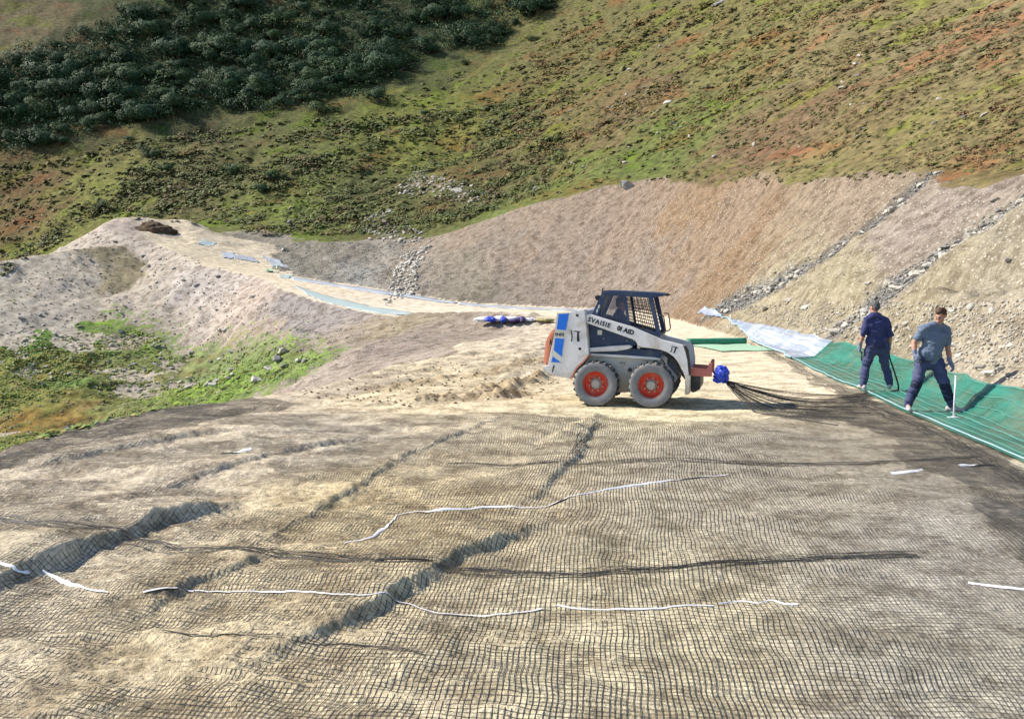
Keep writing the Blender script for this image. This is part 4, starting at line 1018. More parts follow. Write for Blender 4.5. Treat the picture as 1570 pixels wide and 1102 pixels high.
# ------------------------------------------------------------------ people
def fuse(bm, voxel, smooth=6):
    """melt overlapping limbs into one continuous skin"""
    me = bpy.data.meshes.new('t'); bmesh.ops.recalc_face_normals(bm, faces=bm.faces[:]); bm.to_mesh(me); bm.free()
    o = bpy.data.objects.new('t', me); COL.objects.link(o)
    m = o.modifiers.new('r', 'REMESH'); m.mode = 'VOXEL'; m.voxel_size = voxel
    s = o.modifiers.new('s', 'SMOOTH'); s.factor = 0.5; s.iterations = smooth
    out = bpy.data.meshes.new_from_object(o.evaluated_get(bpy.context.evaluated_depsgraph_get()))
    bpy.data.objects.remove(o); bpy.data.meshes.remove(me)
    return out
def orb(bm, M, seg=16):
    n = seg // 2 + 1
    rows = [[bm.verts.new(M @ Vector((math.sin(math.pi * i / n) * math.cos(2 * math.pi * k / seg), math.sin(math.pi * i / n) * math.sin(2 * math.pi * k / seg), math.cos(math.pi * i / n)))) for k in range(seg)] for i in range(1, n)]
    a, b = bm.verts.new(M @ Vector((0, 0, 1))), bm.verts.new(M @ Vector((0, 0, -1)))
    for k in range(seg):
        j = (k + 1) % seg
        bm.faces.new((a, rows[0][k], rows[0][j])); bm.faces.new((b, rows[-1][j], rows[-1][k]))
        for p, q in zip(rows[:-1], rows[1:]): bm.faces.new((p[k], q[k], q[j], p[j]))
def ball(bm, c, r, seg=14):
    r = (r, r, r) if not isinstance(r, tuple) else r
    orb(bm, Matrix.Translation(c) @ Matrix.Diagonal((*r, 1)), seg)
def limb(bm, P, rad, seg=12):
    P = [Vector(p) for p in P]
    L, Rr = [], []
    for i in range(len(P) - 1):
        for k in range(5):
            t = k / 5; L.append(P[i].lerp(P[i + 1], t))
            a, b = rad[i], rad[i + 1]
            Rr.append(tuple(x + (y - x) * t for x, y in zip(a, b)) if isinstance(a, tuple) else a + (b - a) * t)
    L.append(P[-1]); Rr.append(rad[-1])
    tube_bm(L, Rr, seg, bm)
    for p, r in zip(P, rad): ball(bm, p, min(r) * 0.97 if isinstance(r, tuple) else r * 0.98, 12)
def wrinkle(me, amp, scale, seed):
    n = len(me.vertices); C = np.empty(n * 3, np.float32); me.vertices.foreach_get('co', C); C = C.reshape(-1, 3)
    N = np.empty(n * 3, np.float32); me.vertices.foreach_get('normal', N); N = N.reshape(-1, 3)
    d = fbm(C[:, 0] * 1.2 + C[:, 1], C[:, 2] * 2.0 + 0.6 * C[:, 0], scale, 3, seed)
    me.vertices.foreach_set('co', (C + N * (amp * d)[:, None]).ravel()); me.update()
M_SKIN = worn('skin', (0.46, 0.235, 0.165), 0.55, 0.2, (0.42, 0.17, 0.12), 0.4, 9.0)
M_HAIR_B = worn('brown_hair', (0.07, 0.035, 0.02), 0.6, 0.3, (0.12, 0.06, 0.035), 0.4, 20.0)
M_HAIR_G = worn('grey_hair', (0.075, 0.075, 0.078), 0.6, 0.3, (0.16, 0.16, 0.16), 0.4, 20.0)
M_TEE = worn('grey_blue_tee', (0.125, 0.165, 0.235), 0.85, 0.2, (0.18, 0.21, 0.26), 0.3, 6.0)
M_NAVYC = worn('navy_work_cloth', (0.032, 0.040, 0.125), 0.85, 0.25, (0.10, 0.11, 0.19), 0.3, 6.0)
M_TROUS = worn('blue_work_trousers', (0.050, 0.062, 0.145), 0.85, 0.25, (0.15, 0.16, 0.21), 0.35, 5.0)
M_PAD = worn('dark_knee_cloth', (0.018, 0.020, 0.05), 0.9, 0.2, (0.06, 0.06, 0.09), 0.3, 8.0)
M_GLOVE = worn('blue_grey_glove', (0.16, 0.19, 0.27), 0.8, 0.3, (0.3, 0.3, 0.33), 0.3, 20.0)
M_SHOE = worn('pale_dusty_shoe', (0.42, 0.40, 0.40), 0.8, 0.3, (0.4, 0.35, 0.28), 0.4, 12.0)
M_EYE = simple('eye_dark', (0.02, 0.015, 0.01), 0.3)
def make_person(name, J, facing, look, label, shirt, trousers, hair, sleeve, glove=True, pads=False, shoes=M_SHOE, belly=0.0, hair_style='short', curl=0.5):
    root = empty(name, J['origin']); tag(root, label, 'person')
    V = lambda k: Vector(J[k])
    f = Vector((*facing, 0)).normalized(); side = Vector((f.y, -f.x, 0))        # side: towards the person's right-hand image side when facing away
    hl, hr, sl_, sr = V('hip_l'), V('hip_r'), V('sh_l'), V('sh_r')
    pel = (hl + hr) / 2; chest = (sl_ + sr) / 2 - Vector((0, 0, 0.10)); neck = V('neck'); head = V('head')
    waist = pel.lerp(chest, 0.45) + f * belly
    acr = (sr - sl_).normalized()
    # elliptical trunk made of two rows of balls and lofted limbs
    def trunk(bm, g):
        for t in np.linspace(0, 1, 9):
            c = pel.lerp(waist, t / 0.45) if t < 0.45 else waist.lerp(chest, (t - 0.45) / 0.55)
            w = (0.165 + g) * (1 - 0.10 * math.sin(t * math.pi)) + 0.012 * t; dpt = 0.105 + g + belly * 0.5 * math.sin(t * math.pi)
            for k in (-1, -0.45, 0, 0.45, 1): ball(bm, c + acr * k * (w - dpt * 0.85), dpt * (0.96 if abs(k) == 1 else 1.05), 12)
        for s_ in (sl_, sr):
            ball(bm, s_.lerp(chest + Vector((0, 0, 0.09)), 0.12), 0.070 + g, 12)
            limb(bm, [s_.lerp(neck, 0.05), s_.lerp(neck, 0.75) + Vector((0, 0, -0.01))], [0.060 + g, 0.062 + g])
            limb(bm, [s_ + Vector((0, 0, -0.02)), chest.lerp(s_, 0.4) + Vector((0, 0, -0.10))], [0.07 + g, 0.10 + g])
    body = bmesh.new(); trunk(body, -0.012)
    for q in 'lr':
        hp, kn, an, el, wr, sh = V('hip_' + q), V('knee_' + q), V('ank_' + q), V('el_' + q), V('wr_' + q), V('sh_' + q)
        limb(body, [hp, hp.lerp(kn, 0.4), kn, kn.lerp(an, 0.35), an], [0.088, 0.078, 0.056, 0.056, 0.038])
        toe = V('toe_' + q); limb(body, [an, an.lerp(toe, 0.4) + Vector((0, 0, -0.035)), toe], [0.038, 0.038, 0.030])
        limb(body, [sh, sh.lerp(el, 0.45), el, el.lerp(wr, 0.35), wr], [0.056, 0.052, 0.042, 0.044, 0.029])
    limb(body, [chest + Vector((0, 0, 0.08)), neck, head + Vector((0, 0, -0.05))], [0.07, 0.056, 0.054])
    # head: skull, jaw, nose, brow, ears
    lk = Vector(look).normalized(); ls = lk.cross(Vector((0, 0, 1))).normalized(); lu = ls.cross(lk)
    def hp_(a, b, c): return head + ls * a + lk * b + lu * c
    def eb(c, r): orb(body, Matrix.Translation(c) @ Matrix((ls, lk, lu)).transposed().to_4x4() @ Matrix.Diagonal((*r, 1)))
    eb(hp_(0, -0.008, 0.028), (0.074, 0.094, 0.090)); eb(hp_(0, 0.022, -0.045), (0.056, 0.066, 0.066)); eb(hp_(0, 0.055, -0.085), (0.030, 0.026, 0.024))
    eb(hp_(0, 0.094, -0.012), (0.014, 0.020, 0.028)); eb(hp_(0, 0.080, 0.022), (0.050, 0.014, 0.012)); eb(hp_(0, 0.082, -0.058), (0.026, 0.012, 0.014))
    for s_ in (-1, 1): eb(hp_(s_ * 0.076, -0.006, -0.004), (0.012, 0.022, 0.034)); eb(hp_(s_ * 0.045, 0.066, -0.022), (0.024, 0.020, 0.022))
    # hands with five fingers
    hands = {}
    for q in 'lr':
        el, wr = V('el_' + q), V('wr_' + q); d = (V('hand_' + q) - wr).normalized()
        inn = (pel - wr); inn.z = 0; inn = (inn - d * inn.dot(d)).normalized()      # palm looks at the thigh
        fw = d.cross(inn).normalized()
        if fw.dot(f) < 0: fw = -fw
        def hand(bm, g, wr=wr, d=d, fw=fw, inn=inn):
            limb(bm, [wr, wr + d * 0.045], [0.026 + g, 0.030 + g]); 
            for k in (-1, 0, 1): limb(bm, [wr + d * 0.03 + fw * k * 0.020, wr + d * 0.088 + fw * k * 0.026], [0.017 + g, 0.016 + g], 8)
            for k, ln in enumerate((0.078, 0.088, 0.082, 0.064)):
                b_ = wr + d * 0.088 + fw * (0.032 - 0.0205 * k); c1 = (d + inn * curl * 0.8).normalized(); c2 = (d * 0.55 + inn * (curl * 2.2)).normalized(); c3 = (d * 0.05 + inn * (0.4 + curl)).normalized()
                p1 = b_ + c1 * ln * 0.45; p2 = p1 + c2 * ln * 0.33; p3 = p2 + c3 * ln * 0.25
                limb(bm, [b_, p1, p2, p3], [0.0095 + g, 0.0088 + g, 0.008 + g, 0.0068 + g], 7)
            t0 = wr + d * 0.035 + fw * 0.030; t1 = t0 + (d * 0.6 + fw * 0.75 + inn * 0.3).normalized() * 0.035; t2 = t1 + (d * 0.85 + fw * 0.2 + inn * 0.5).normalized() * 0.028
            limb(bm, [t0, t1, t2], [0.013 + g, 0.011 + g, 0.009 + g], 7)
        hand(body, 0); hands[q] = hand
    me = fuse(body, 0.0085, 3); link('body', me, M_SKIN, root, True)
    bo = root.children[-1]
    for s_ in (-1, 1):
        e = bmesh.new(); ball(e, hp_(s_ * 0.031, 0.083, 0.004), 0.008, 10); finish(e, 'eye', M_EYE, bo, True)
    # hair
    hm = bmesh.new()
    if hair_style == 'short':
        for a_, b_, c_, r_ in ((0, -0.030, 0.050, (0.078, 0.086, 0.082)), (0, 0.020, 0.085, (0.066, 0.070, 0.046)), (0, -0.060, 0.005, (0.070, 0.050, 0.070)), (-0.055, -0.01, 0.045, (0.026, 0.06, 0.05)), (0.055, -0.01, 0.045, (0.026, 0.06, 0.05))):
            orb(hm, Matrix.Translation(hp_(a_, b_, c_)) @ Matrix((ls, lk, lu)).transposed().to_4x4() @ Matrix.Diagonal((*r_, 1)))
    h_me = fuse(hm, 0.008, 2); wrinkle(h_me, 0.014, 0.022, 40); link('hair', h_me, hair, root, True)
    # shirt
    sb = bmesh.new(); trunk(sb, 0.010)
    for k in (-1, 0, 1): ball(sb, pel + acr * k * 0.08 + f * belly * 0.4 + Vector((0, 0, 0.13)), 0.130, 12)
    for q in 'lr':
        sh, el = V('sh_' + q), V('el_' + q); out = (el - sh)
        e = sh + out * sleeve if sleeve <= 1 else el.lerp(V('wr_' + q), sleeve - 1)
        limb(sb, [sh, sh.lerp(el, 0.45), e] if sleeve <= 1 else [sh, el, e], [0.078, 0.074, 0.070] if sleeve <= 1 else [0.072, 0.062, 0.052])
    limb(sb, [chest + Vector((0, 0, 0.06)), neck + Vector((0, 0, -0.015))], [0.09, 0.066])
    # cut the hem level at the hips
    s_me = fuse(sb, 0.011, 4); wrinkle(s_me, 0.022, 0.10, 51); link('shirt', s_me, shirt, root, True)
    # trousers
    tb = bmesh.new()
    for k in (-1, -0.5, 0, 0.5, 1): ball(tb, pel + acr * k * 0.075 + Vector((0, 0, -0.02)), 0.122, 12)
    for k in (-1, 0, 1): ball(tb, pel + acr * k * 0.07 + Vector((0, 0, 0.055)), 0.114, 12)
    for q in 'lr':
        hp, kn, an = V('hip_' + q), V('knee_' + q), V('ank_' + q)
        limb(tb, [hp, hp.lerp(kn, 0.4), kn, kn.lerp(an, 0.5), an + Vector((0, 0, -0.02))], [0.112, 0.104, 0.082, 0.077, 0.070])
    t_me = fuse(tb, 0.011, 4); wrinkle(t_me, 0.022, 0.13, 61); tr = link('trousers', t_me, trousers, root, True)
    if pads:
        for q in 'lr':
            kn, an, hp = V('knee_' + q), V('ank_' + q), V('hip_' + q)
            pb = bmesh.new(); limb(pb, [kn.lerp(hp, 0.12), kn, kn.lerp(an, 0.6)], [0.086, 0.088, 0.081]); p_me = fuse(pb, 0.012, 3); wrinkle(p_me, 0.010, 0.06, 71); link('knee_patch', p_me, M_PAD, root, True)
    bb = bmesh.new()
    wv = pel + Vector((0, 0, 0.022)); n_ = 28
    for k in range(n_):
        a, b_ = 2 * math.pi * k / n_, 2 * math.pi * (k + 1) / n_
        bar_bm(wv + acr * math.cos(a) * 0.199 + f * math.sin(a) * 0.126, wv + acr * math.cos(b_) * 0.199 + f * math.sin(b_) * 0.126, 0.012, 0.035, bb)
    finish(bb, 'belt', M_BLACK, root)
    for q in 'lr':
        an, toe = V('ank_' + q), V('toe_' + q)
        sb = bmesh.new(); d = toe - an; d.z = 0; d.normalize()
        base = Vector((an.x, an.y, toe.z))
        for t, r_ in ((-0.055, (0.042, 0.045)), (0.0, (0.044, 0.055)), (0.07, (0.046, 0.046)), (0.14, (0.045, 0.038)), (0.18, (0.036, 0.030))): ball(sb, base + d * t + Vector((0, 0, r_[1] - 0.033)), (r_[0], r_[0], r_[1]), 12)
        limb(sb, [base + Vector((0, 0, 0.02)), an + Vector((0, 0, 0.01))], [0.047, 0.046])
        s_me = fuse(sb, 0.009, 3); link('shoe', s_me, shoes, root, True)
        if glove:
            gb_ = bmesh.new(); hands[q](gb_, 0.008); limb(gb_, [V('wr_' + q) - (V('hand_' + q) - V('wr_' + q)).normalized() * 0.05, V('wr_' + q)], [0.038, 0.034]); link('glove', fuse(gb_, 0.006, 2), M_GLOVE, root, True)
    return root
def joints(px0, pyg, scale, org, rows, depth=None):
    """joints read off the picture: across and up in metres, with a depth for each"""
    J = {'origin': org}
    for k, (zx, zy, dy) in rows.items():
        px, py = zx / 3.935 + 1260, zy / 3.935 + 440
        J[k] = ((px - px0) / scale, dy, (pyg - py) / scale)
    return J
o1 = flat(1425, 633); s1 = FPX / o1[1]; g1 = gz(*o1) + 0.045
J1 = joints(1425, 635.5, s1, (o1[0], o1[1], g1), dict(head=(694, 190, -0.03), neck=(684, 238, 0.0), sh_l=(588, 272, -0.05), sh_r=(742, 280, 0.05), hip_l=(592, 468, 0.0), hip_r=(684, 470, 0.0),
    el_l=(538, 355, -0.02), wr_l=(534, 420, -0.10), hand_l=(540, 460, -0.14), el_r=(752, 395, 0.02), wr_r=(752, 468, -0.08), hand_r=(768, 505, -0.12),
    knee_l=(550, 600, -0.10), ank_l=(518, 722, 0.0), toe_l=(502, 752, -0.16), knee_r=(718, 608, -0.12), ank_r=(774, 728, -0.05), toe_r=(824, 758, -0.14)))
make_person('person', J1, (-0.35, -1), (-0.75, -0.62, -0.35), 'worker in grey tee and blue trousers facing the camera, legs apart, beside the white stake', M_TEE, M_TROUS, M_HAIR_B, 0.62, True, True, M_SHOE, 0.035)
o2 = flat(1342, 604); s2 = FPX / o2[1]; g2 = gz(*o2) + 0.045
J2 = joints(1342, 606.5, s2, (o2[0], o2[1], g2), dict(head=(308, 152, 0.03), neck=(310, 190, 0.02), sh_l=(262, 228, 0.0), sh_r=(372, 228, 0.0), hip_l=(288, 395, 0.0), hip_r=(358, 395, 0.0),
    el_l=(236, 312, -0.03), wr_l=(224, 378, 0.02), hand_l=(222, 412, 0.04), el_r=(398, 315, -0.03), wr_r=(402, 375, 0.02), hand_r=(403, 405, 0.04),
    knee_l=(268, 510, 0.06), ank_l=(247, 606, 0.0), toe_l=(240, 634, 0.14), knee_r=(386, 510, 0.06), ank_r=(408, 606, 0.0), toe_r=(424, 632, 0.14)))
make_person('person', J2, (0.1, 1), (-0.25, 0.9, -0.25), 'worker in navy shirt and trousers standing with his back to the camera', M_NAVYC, M_TROUS, M_HAIR_G, 0.95, True, False, M_SHOE)
# operator behind the cage
x_, z_ = zc(560, 378); oc = lworld(x_, 0.0, z_)
JO = {'origin': oc}
def lv(fwd, lat, up): return (HD[0] * fwd + LAT[0] * lat, HD[1] * fwd + LAT[1] * lat, up)
for k, v in dict(head=(0.02, 0, 0.58), neck=(-0.01, 0, 0.46), sh_l=(-0.03, 0.19, 0.36), sh_r=(-0.03, -0.19, 0.36), hip_l=(0, 0.09, -0.02), hip_r=(0, -0.09, -0.02), el_l=(0.10, 0.23, 0.14), wr_l=(0.30, 0.2, 0.12), hand_l=(0.38, 0.19, 0.11), el_r=(0.10, -0.23, 0.14), wr_r=(0.30, -0.2, 0.12), hand_r=(0.38, -0.19, 0.11),
                 knee_l=(0.42, 0.11, 0.02), ank_l=(0.50, 0.11, -0.26), toe_l=(0.64, 0.11, -0.30), knee_r=(0.42, -0.11, 0.02), ank_r=(0.50, -0.11, -0.26), toe_r=(0.64, -0.11, -0.30)).items(): JO[k] = lv(*v)
make_person('person', JO, HD, (HD[0], HD[1], -0.1), 'operator in dark clothes seated inside the caged loader cab', M_NAVYC, M_TROUS, M_HAIR_B, 0.6, False, False, M_PAD)

# white stake with base plate, the farther marker post, and the strap the man holds
def stake(px, py, h, label, base=0.16):
    p = flat(px, py); z = gz(*p) + 0.03
    r_ = empty('white_stake', (p[0], p[1], z)); tag(r_, label, 'stake')
    finish(tube_bm([(0, 0, 0), (0.004, 0, h * 0.5), (0.012, 0, h)], [0.016, 0.014, 0.013], 10), 'rod', M_TAPE, r_, True)
    finish(prism_bm([(-base * 0.5, 0), (base * 0.5, 0), (base * 0.45, 0.02), (0.03, 0.03), (-0.03, 0.03), (-base * 0.45, 0.02)], -0.05, 0.05, 0.003), 'base_plate', M_TAPE, r_)
    finish(tube_bm([(0.012, 0, h), (0.012, 0, h + 0.012)], 0.022, 10), 'cap', M_TAPE, r_, True)
stake(1462, 643, 0.66, 'white stake with flat base standing on green netting before the near worker', 0.2)
stake(1119, 512, 0.5, 'short white post standing on the pale blue netting far along the slope foot', 0.2)
V2 = lambda k: np.array(J2[k]) + np.array(J2['origin'])
h2 = V2('hand_r')
c_ = np.array(J2['origin'])
L = smooth_line(np.array([h2, h2 + (0.02, 0.02, -0.14), c_ + (0.32, -0.02, 0.42), c_ + (0.41, -0.03, 0.14), c_ + (0.42, -0.03, 0.03), c_ + (0.35, -0.10, 0.02), c_ + (0.26, -0.13, 0.02)]), 0.03)
st = finish(tube_bm([tuple(p - h2) for p in L], [(0.016, 0.006)] * len(L), 8), 'strap', M_BLACK, None, True); st.location = h2
tag(st, 'black strap hanging from the right hand of the worker with his back turned', 'strap')
h3 = V2('hand_l')
L = smooth_line(np.array([h3, h3 + (0.05, 0, -0.06), h3 + (0.05, 0, -0.18), h3 + (0.09, 0, -0.10), h3 + (0.10, 0.02, 0.04)]), 0.02)
st = finish(tube_bm([tuple(p - h3) for p in L], [(0.012, 0.005)] * len(L), 8), 'strap', M_BLACK, None, True); st.location = h3
tag(st, 'short black strap loop in the left hand of the worker with his back turned', 'strap')

# ------------------------------------------------------------------ stones
def rock_mesh(seed, sub=2):
    bm = bmesh.new(); bmesh.ops.create_icosphere(bm, subdivisions=sub, radius=1)
    C = np.array([v.co[:] for v in bm.verts]); g = np.random.default_rng(seed)
    # flatten against a few random planes for a broken, angular look
    for _ in range(9):
        n = g.normal(size=3); n /= np.linalg.norm(n); d = g.uniform(0.38, 0.75); s = C @ n
        C = np.where((s > d)[:, None], C - np.outer(s - d, n), C)
    C *= g.uniform(0.7, 1.2, 3) * (1, 1, 0.75)
    C += 0.03 * g.normal(size=C.shape)
    for v, c in zip(bm.verts, C): v.co = c
    me = bpy.data.meshes.new('rock'); bm.to_mesh(me); bm.free(); return me
def rock_mat(name, a, b):
    q = NT(name); n1 = q.noise(3.0, 5, 0.65); n2 = q.noise(25, 3, 0.6)
    inf = q.n('ShaderNodeObjectInfo').outputs['Random']
    c = q.mix(inf, a, b); c = q.mix(1.0, c, q.ramp(n1, [(0.3, 0.6), (0.7, 1.25)]), 'MULTIPLY')
    return q.done(c, 0.9, q.bump(q.math('ADD', n1, n2), 0.5, 0.03), 0, 0.15)
M_ROCK = rock_mat('pale_stone', (0.36, 0.335, 0.285), (0.56, 0.53, 0.47))
M_DARKROCK = rock_mat('grey_stone', (0.20, 0.195, 0.19), (0.34, 0.33, 0.31))
ROCKS = [rock_mesh(i) for i in range(8)]
for m_ in ROCKS: m_.materials.append(M_ROCK)
ROCKD = [m_.copy() for m_ in ROCKS]
for m_ in ROCKD: m_.materials[0] = M_DARKROCK
def put_rock(p, s, name='rock', dark=False, parent=None, sink=0.38):
    o = bpy.data.objects.new(name, (ROCKD if dark else ROCKS)[rnd.randrange(8)]); COL.objects.link(o)
    o.location = (p[0], p[1], p[2] + s * (0.6 - sink)); o.scale = (s, s * rnd.uniform(.7, 1.1), s * rnd.uniform(.6, .95)); o.rotation_euler = (rnd.uniform(-.4, .4), rnd.uniform(-.4, .4), rnd.uniform(0, 6.3))
    if parent is not None: o.parent = parent; o.location = Vector(o.location) - parent.location
    return o
def stuff_rocks(name, P, S, label, cat='stones', parent=None, mat=None, kind='stuff'):
    Vs, Fs, o = [], [], 0
    base = []
    for m_ in [rock_mesh(50 + k, 1) for k in range(6)]:
        C = np.array([v.co[:] for v in m_.vertices]); F = np.array([p.vertices[:] for p in m_.polygons]); base.append((C, F)); bpy.data.meshes.remove(m_)
    for p, s in zip(P, S):
        C, F = base[rnd.randrange(6)]; a = rnd.uniform(0, 6.3); c, sn = math.cos(a), math.sin(a)
        C = C @ np.array([[c, sn, 0], [-sn, c, 0], [0, 0, 1]]) * (s, s * rnd.uniform(.7, 1.1), s * rnd.uniform(.6, 1.0)) + np.array(p) + (0, 0, s * 0.25)
        Vs.append(C); Fs.append(F + o); o += len(C)
    V = np.concatenate(Vs); org = np.array(parent.location) if parent is not None else np.zeros(3)
    ob = link(name, np_mesh(name, V - org, np.concatenate(Fs)), mat or M_ROCK, parent)
    if kind: ob['kind'] = kind
    if parent is None: tag(ob, label, cat)
    return ob
# the two rubble drains: biggest stones each their own piece, the small fill joined
for k, (P, lab) in enumerate(((_d1, 'rubble filled stone drain running down the slope, nearer the loader'), (_d2, 'rubble filled stone drain running down the slope above the workers'))):
    L = smooth_line(P, 0.1); n = len(L)
    root = empty('stone_drain', (float(P[len(P) // 2, 0]), float(P[len(P) // 2, 1]), gz(*P[len(P) // 2]))); tag(root, lab, 'drain', 'stone drains down the cut slope')
    T = np.gradient(L, axis=0); T /= np.linalg.norm(T, axis=1, keepdims=True); Nn = np.stack([-T[:, 1], T[:, 0]], 1)
    def spot(cnt, w):
        i = nrg.integers(0, n, cnt); q = L[i] + Nn[i] * nrg.normal(0, w, cnt)[:, None] + T[i] * nrg.uniform(-.1, .1, (cnt, 1)); return np.column_stack([q, ground(q[:, 0], q[:, 1])])
    for p in spot(130, 0.24): put_rock(p, rnd.uniform(0.09, 0.22), 'stone', rnd.random() < 0.45, root, 0.2)
    S_ = spot(1500, 0.32); stuff_rocks('small_stones', S_, nrg.uniform(0.03, 0.085, len(S_)), '', parent=root, mat=M_DARKROCK)
# rocky foot of the right slope, and the litter of stones on every bare slope
def scatter_px(poly, cnt, d0=8.0):
    P = np.array(poly, float); out = []
    while len(out) < cnt:
        x = nrg.uniform(P[:, 0].min(), P[:, 0].max(), cnt * 2); y = nrg.uniform(P[:, 1].min(), P[:, 1].max(), cnt * 2)
        k = inside(x, y, P); out += list(zip(x[k], y[k]))
    out = np.array(out[:cnt]); return hits(out[:, 0], out[:, 1], d0)
A = scatter_px([(1240, 520), (1300, 468), (1700, 455), (1700, 640), (1570, 590), (1370, 534), (1270, 515)], 1900)
stuff_rocks('loose_stones', A, nrg.uniform(0.015, 0.07, len(A)) * np.clip(A[:, 1] / 20, .6, 1.4), 'small loose stones on the rocky bank above the green netting')
A = scatter_px([(1120, 468), (1250, 466), (1300, 468), (1255, 510), (1150, 486)], 300)
stuff_rocks('loose_stones', A, nrg.uniform(0.03, 0.08, len(A)), 'small loose stones on the bank above the pale blue netting')
A = scatter_px([(660, 362), (960, 292), (1190, 300), (1420, 270), (1570, 280), (1570, 450), (1200, 460), (1060, 474), (880, 462), (700, 455)], 1500)
stuff_rocks('loose_stones', A, nrg.uniform(0.01, 0.055, len(A)) * np.clip(A[:, 1] / 40, .5, 1.5), 'small stones littering the bare cut slope behind the loader')
A = scatter_px([(420, 375), (650, 372), (690, 440), (600, 440), (460, 420)], 1100)
stuff_rocks('loose_stones', A, nrg.uniform(0.03, 0.11, len(A)), 'grey scree on the steep bank inside the road bend', mat=M_DARKROCK)
A = scatter_px([(585, 470), (615, 390), (660, 378), (640, 420), (640, 450)], 260)
stuff_rocks('loose_stones', A, nrg.uniform(0.08, 0.3, len(A)), 'broken rock rib in the bank inside the road bend')
A = scatter_px([(0, 440), (150, 350), (330, 400), (470, 470), (620, 495), (520, 580), (380, 600), (0, 680)], 2000)
stuff_rocks('loose_stones', A, nrg.uniform(0.02, 0.10, len(A)) ** 1.0 * np.clip(A[:, 1] / 60, .5, 1.4), 'small stones littering the embankment below the road')
A = scatter_px([(585, 300), (640, 262), (770, 298), (740, 318), (640, 300)], 200)
stuff_rocks('loose_stones', A, nrg.uniform(0.08, 0.35, len(A)), 'pale stones in the grass gully above the bank')
A = scatter_px([(555, 335), (600, 320), (665, 372), (560, 372)], 160)
stuff_rocks('loose_stones', A, nrg.uniform(0.08, 0.35, len(A)), 'pale stones at the foot of the grass gully')
A = scatter_px([(450, 600), (620, 560), (850, 520), (860, 610), (640, 625), (480, 612)], 260)
stuff_rocks('clods', A, nrg.uniform(0.015, 0.05, len(A)), 'brown soil clods on the churned track behind the loader', 'clods', mat=worn('soil_clod', (.24, .18, .11), .95, .3))
# larger stones one can point at
put = put_rock(hit(960, 291), 0.75, 'boulder', True, None, 0.1); tag(put, 'large grey boulder on the upper rim of the bare slope', 'boulder')
ONE = [(1318, 88, 0.55, 'pale boulder high on the upper right hillside'), (1312, 99, 0.45, 'pale stone just below the pale boulder, upper right'), (1022, 160, 0.75, 'long flat pale rock on the middle of the hillside'), (1032, 190, 0.5, 'small grey rock below the long flat rock on the hillside'), (1047, 130, 0.4, 'small pale stone above the long flat rock on the hillside'), (1095, 242, 0.45, 'pale stone low on the hillside above the bare slope'), (1480, 180, 0.55, 'dark rock in a grass hollow at far right'), (1508, 178, 0.6, 'brown rock beside the grass hollow at far right'), (1100, 8, 0.9, 'grey rock outcrop at the top edge of the picture'), (700, 294, 0.8, 'whitish rock in the grass gully'), (445, 345, 0.8, 'grey rock in the grass above the road bend'), (823, 293, 0.6, 'dark rock cluster in bright grass near the slope rim'), (435, 384, 0.55, 'tan boulder on the gravel inside the road bend'), (1332, 436, 0.14, 'pale stone lying on the yellowish slope above the workers'), (1235, 474, 0.30, 'reddish rock lump protruding from the bank over the netting'), (1210, 462, 0.22, 'pale rock above the reddish lump on the bank'), (345, 507, 0.5, 'flat pale stone in the middle of the embankment'), (355, 540, 0.45, 'pale upright stone at the grass edge of the embankment'), (32, 490, 0.6, 'dark grey rock at the left edge of the grassy embankment'), (185, 508, 0.5, 'grey rock in the grass of the embankment'), (335, 425, 0.4, 'grey stone beside the bend of the road'), (1525, 310, 0.18, 'dark stone on the far right bare slope'), (1545, 400, 0.11, 'dark stone block by the right drain'), (1172, 476, 0.25, 'stone at the bank edge above the pale netting')]
for px, py, s, lab in ONE: p_ = hit(px, py); tag(put_rock(p_, s * min(1.2, max(0.22, p_[1] / 120)) if p_[1] > 40 else s, 'rock', 'dark' in lab or 'grey' in lab), lab, 'rock')
def rock_group(poly, cnt, s0, s1, label, group, dark=0.2):
    for p in scatter_px(poly, cnt): tag(put_rock(p, rnd.uniform(s0, s1) * min(1.1, max(0.35, p[1] / 110) if p[1] > 60 or p[2] > 5 else 1), 'rock', rnd.random() < dark), label, 'rock', group)
rock_group([(30, 470), (180, 505), (330, 545), (440, 530), (480, 550), (380, 600), (200, 610), (20, 600)], 120, 0.14, 0.40, 'pale stone lying in the grass of the left embankment', 'stones in the embankment grass', 0.1)
rock_group([(20, 440), (140, 360), (300, 400), (420, 460), (330, 520), (180, 500)], 40, 0.14, 0.42, 'stone on the bare upper part of the left embankment', 'stones on the bare embankment', 0.3)
rock_group([(1300, 480), (1560, 462), (1560, 590), (1480, 562), (1400, 535)], 60, 0.04, 0.13, 'pale rock set in the craggy bank above the green netting', 'rocks in the craggy bank', 0.15)
rock_group([(850, 60), (1500, 30), (1500, 230), (1100, 260), (850, 300)], 40, 0.2, 0.45, 'small stone dotted on the grassy hillside', 'stones on the grassy hillside', 0.4)
rock_group([(1262, 508), (1330, 470), (1350, 480), (1335, 528), (1280, 514)], 40, 0.05, 0.11, 'grey rubble piece spilling behind the worker seen from the back', 'rubble behind the far worker', 0.6)
# brown peat heap on top of the mound
ph = hit(232, 352)
o = crumple('peat_heap', 1.75, 1.4, 0.85, worn('peat', (.075, .05, .028), .95, .4, (.14, .10, .05), .4, 2.0), None, 820, 5, 0.30, 2.4); o.location = (ph[0], ph[1] + 0.6, ph[2] - 0.35)
tag(o, 'dark brown peat heap on top of the far mound', 'heap')
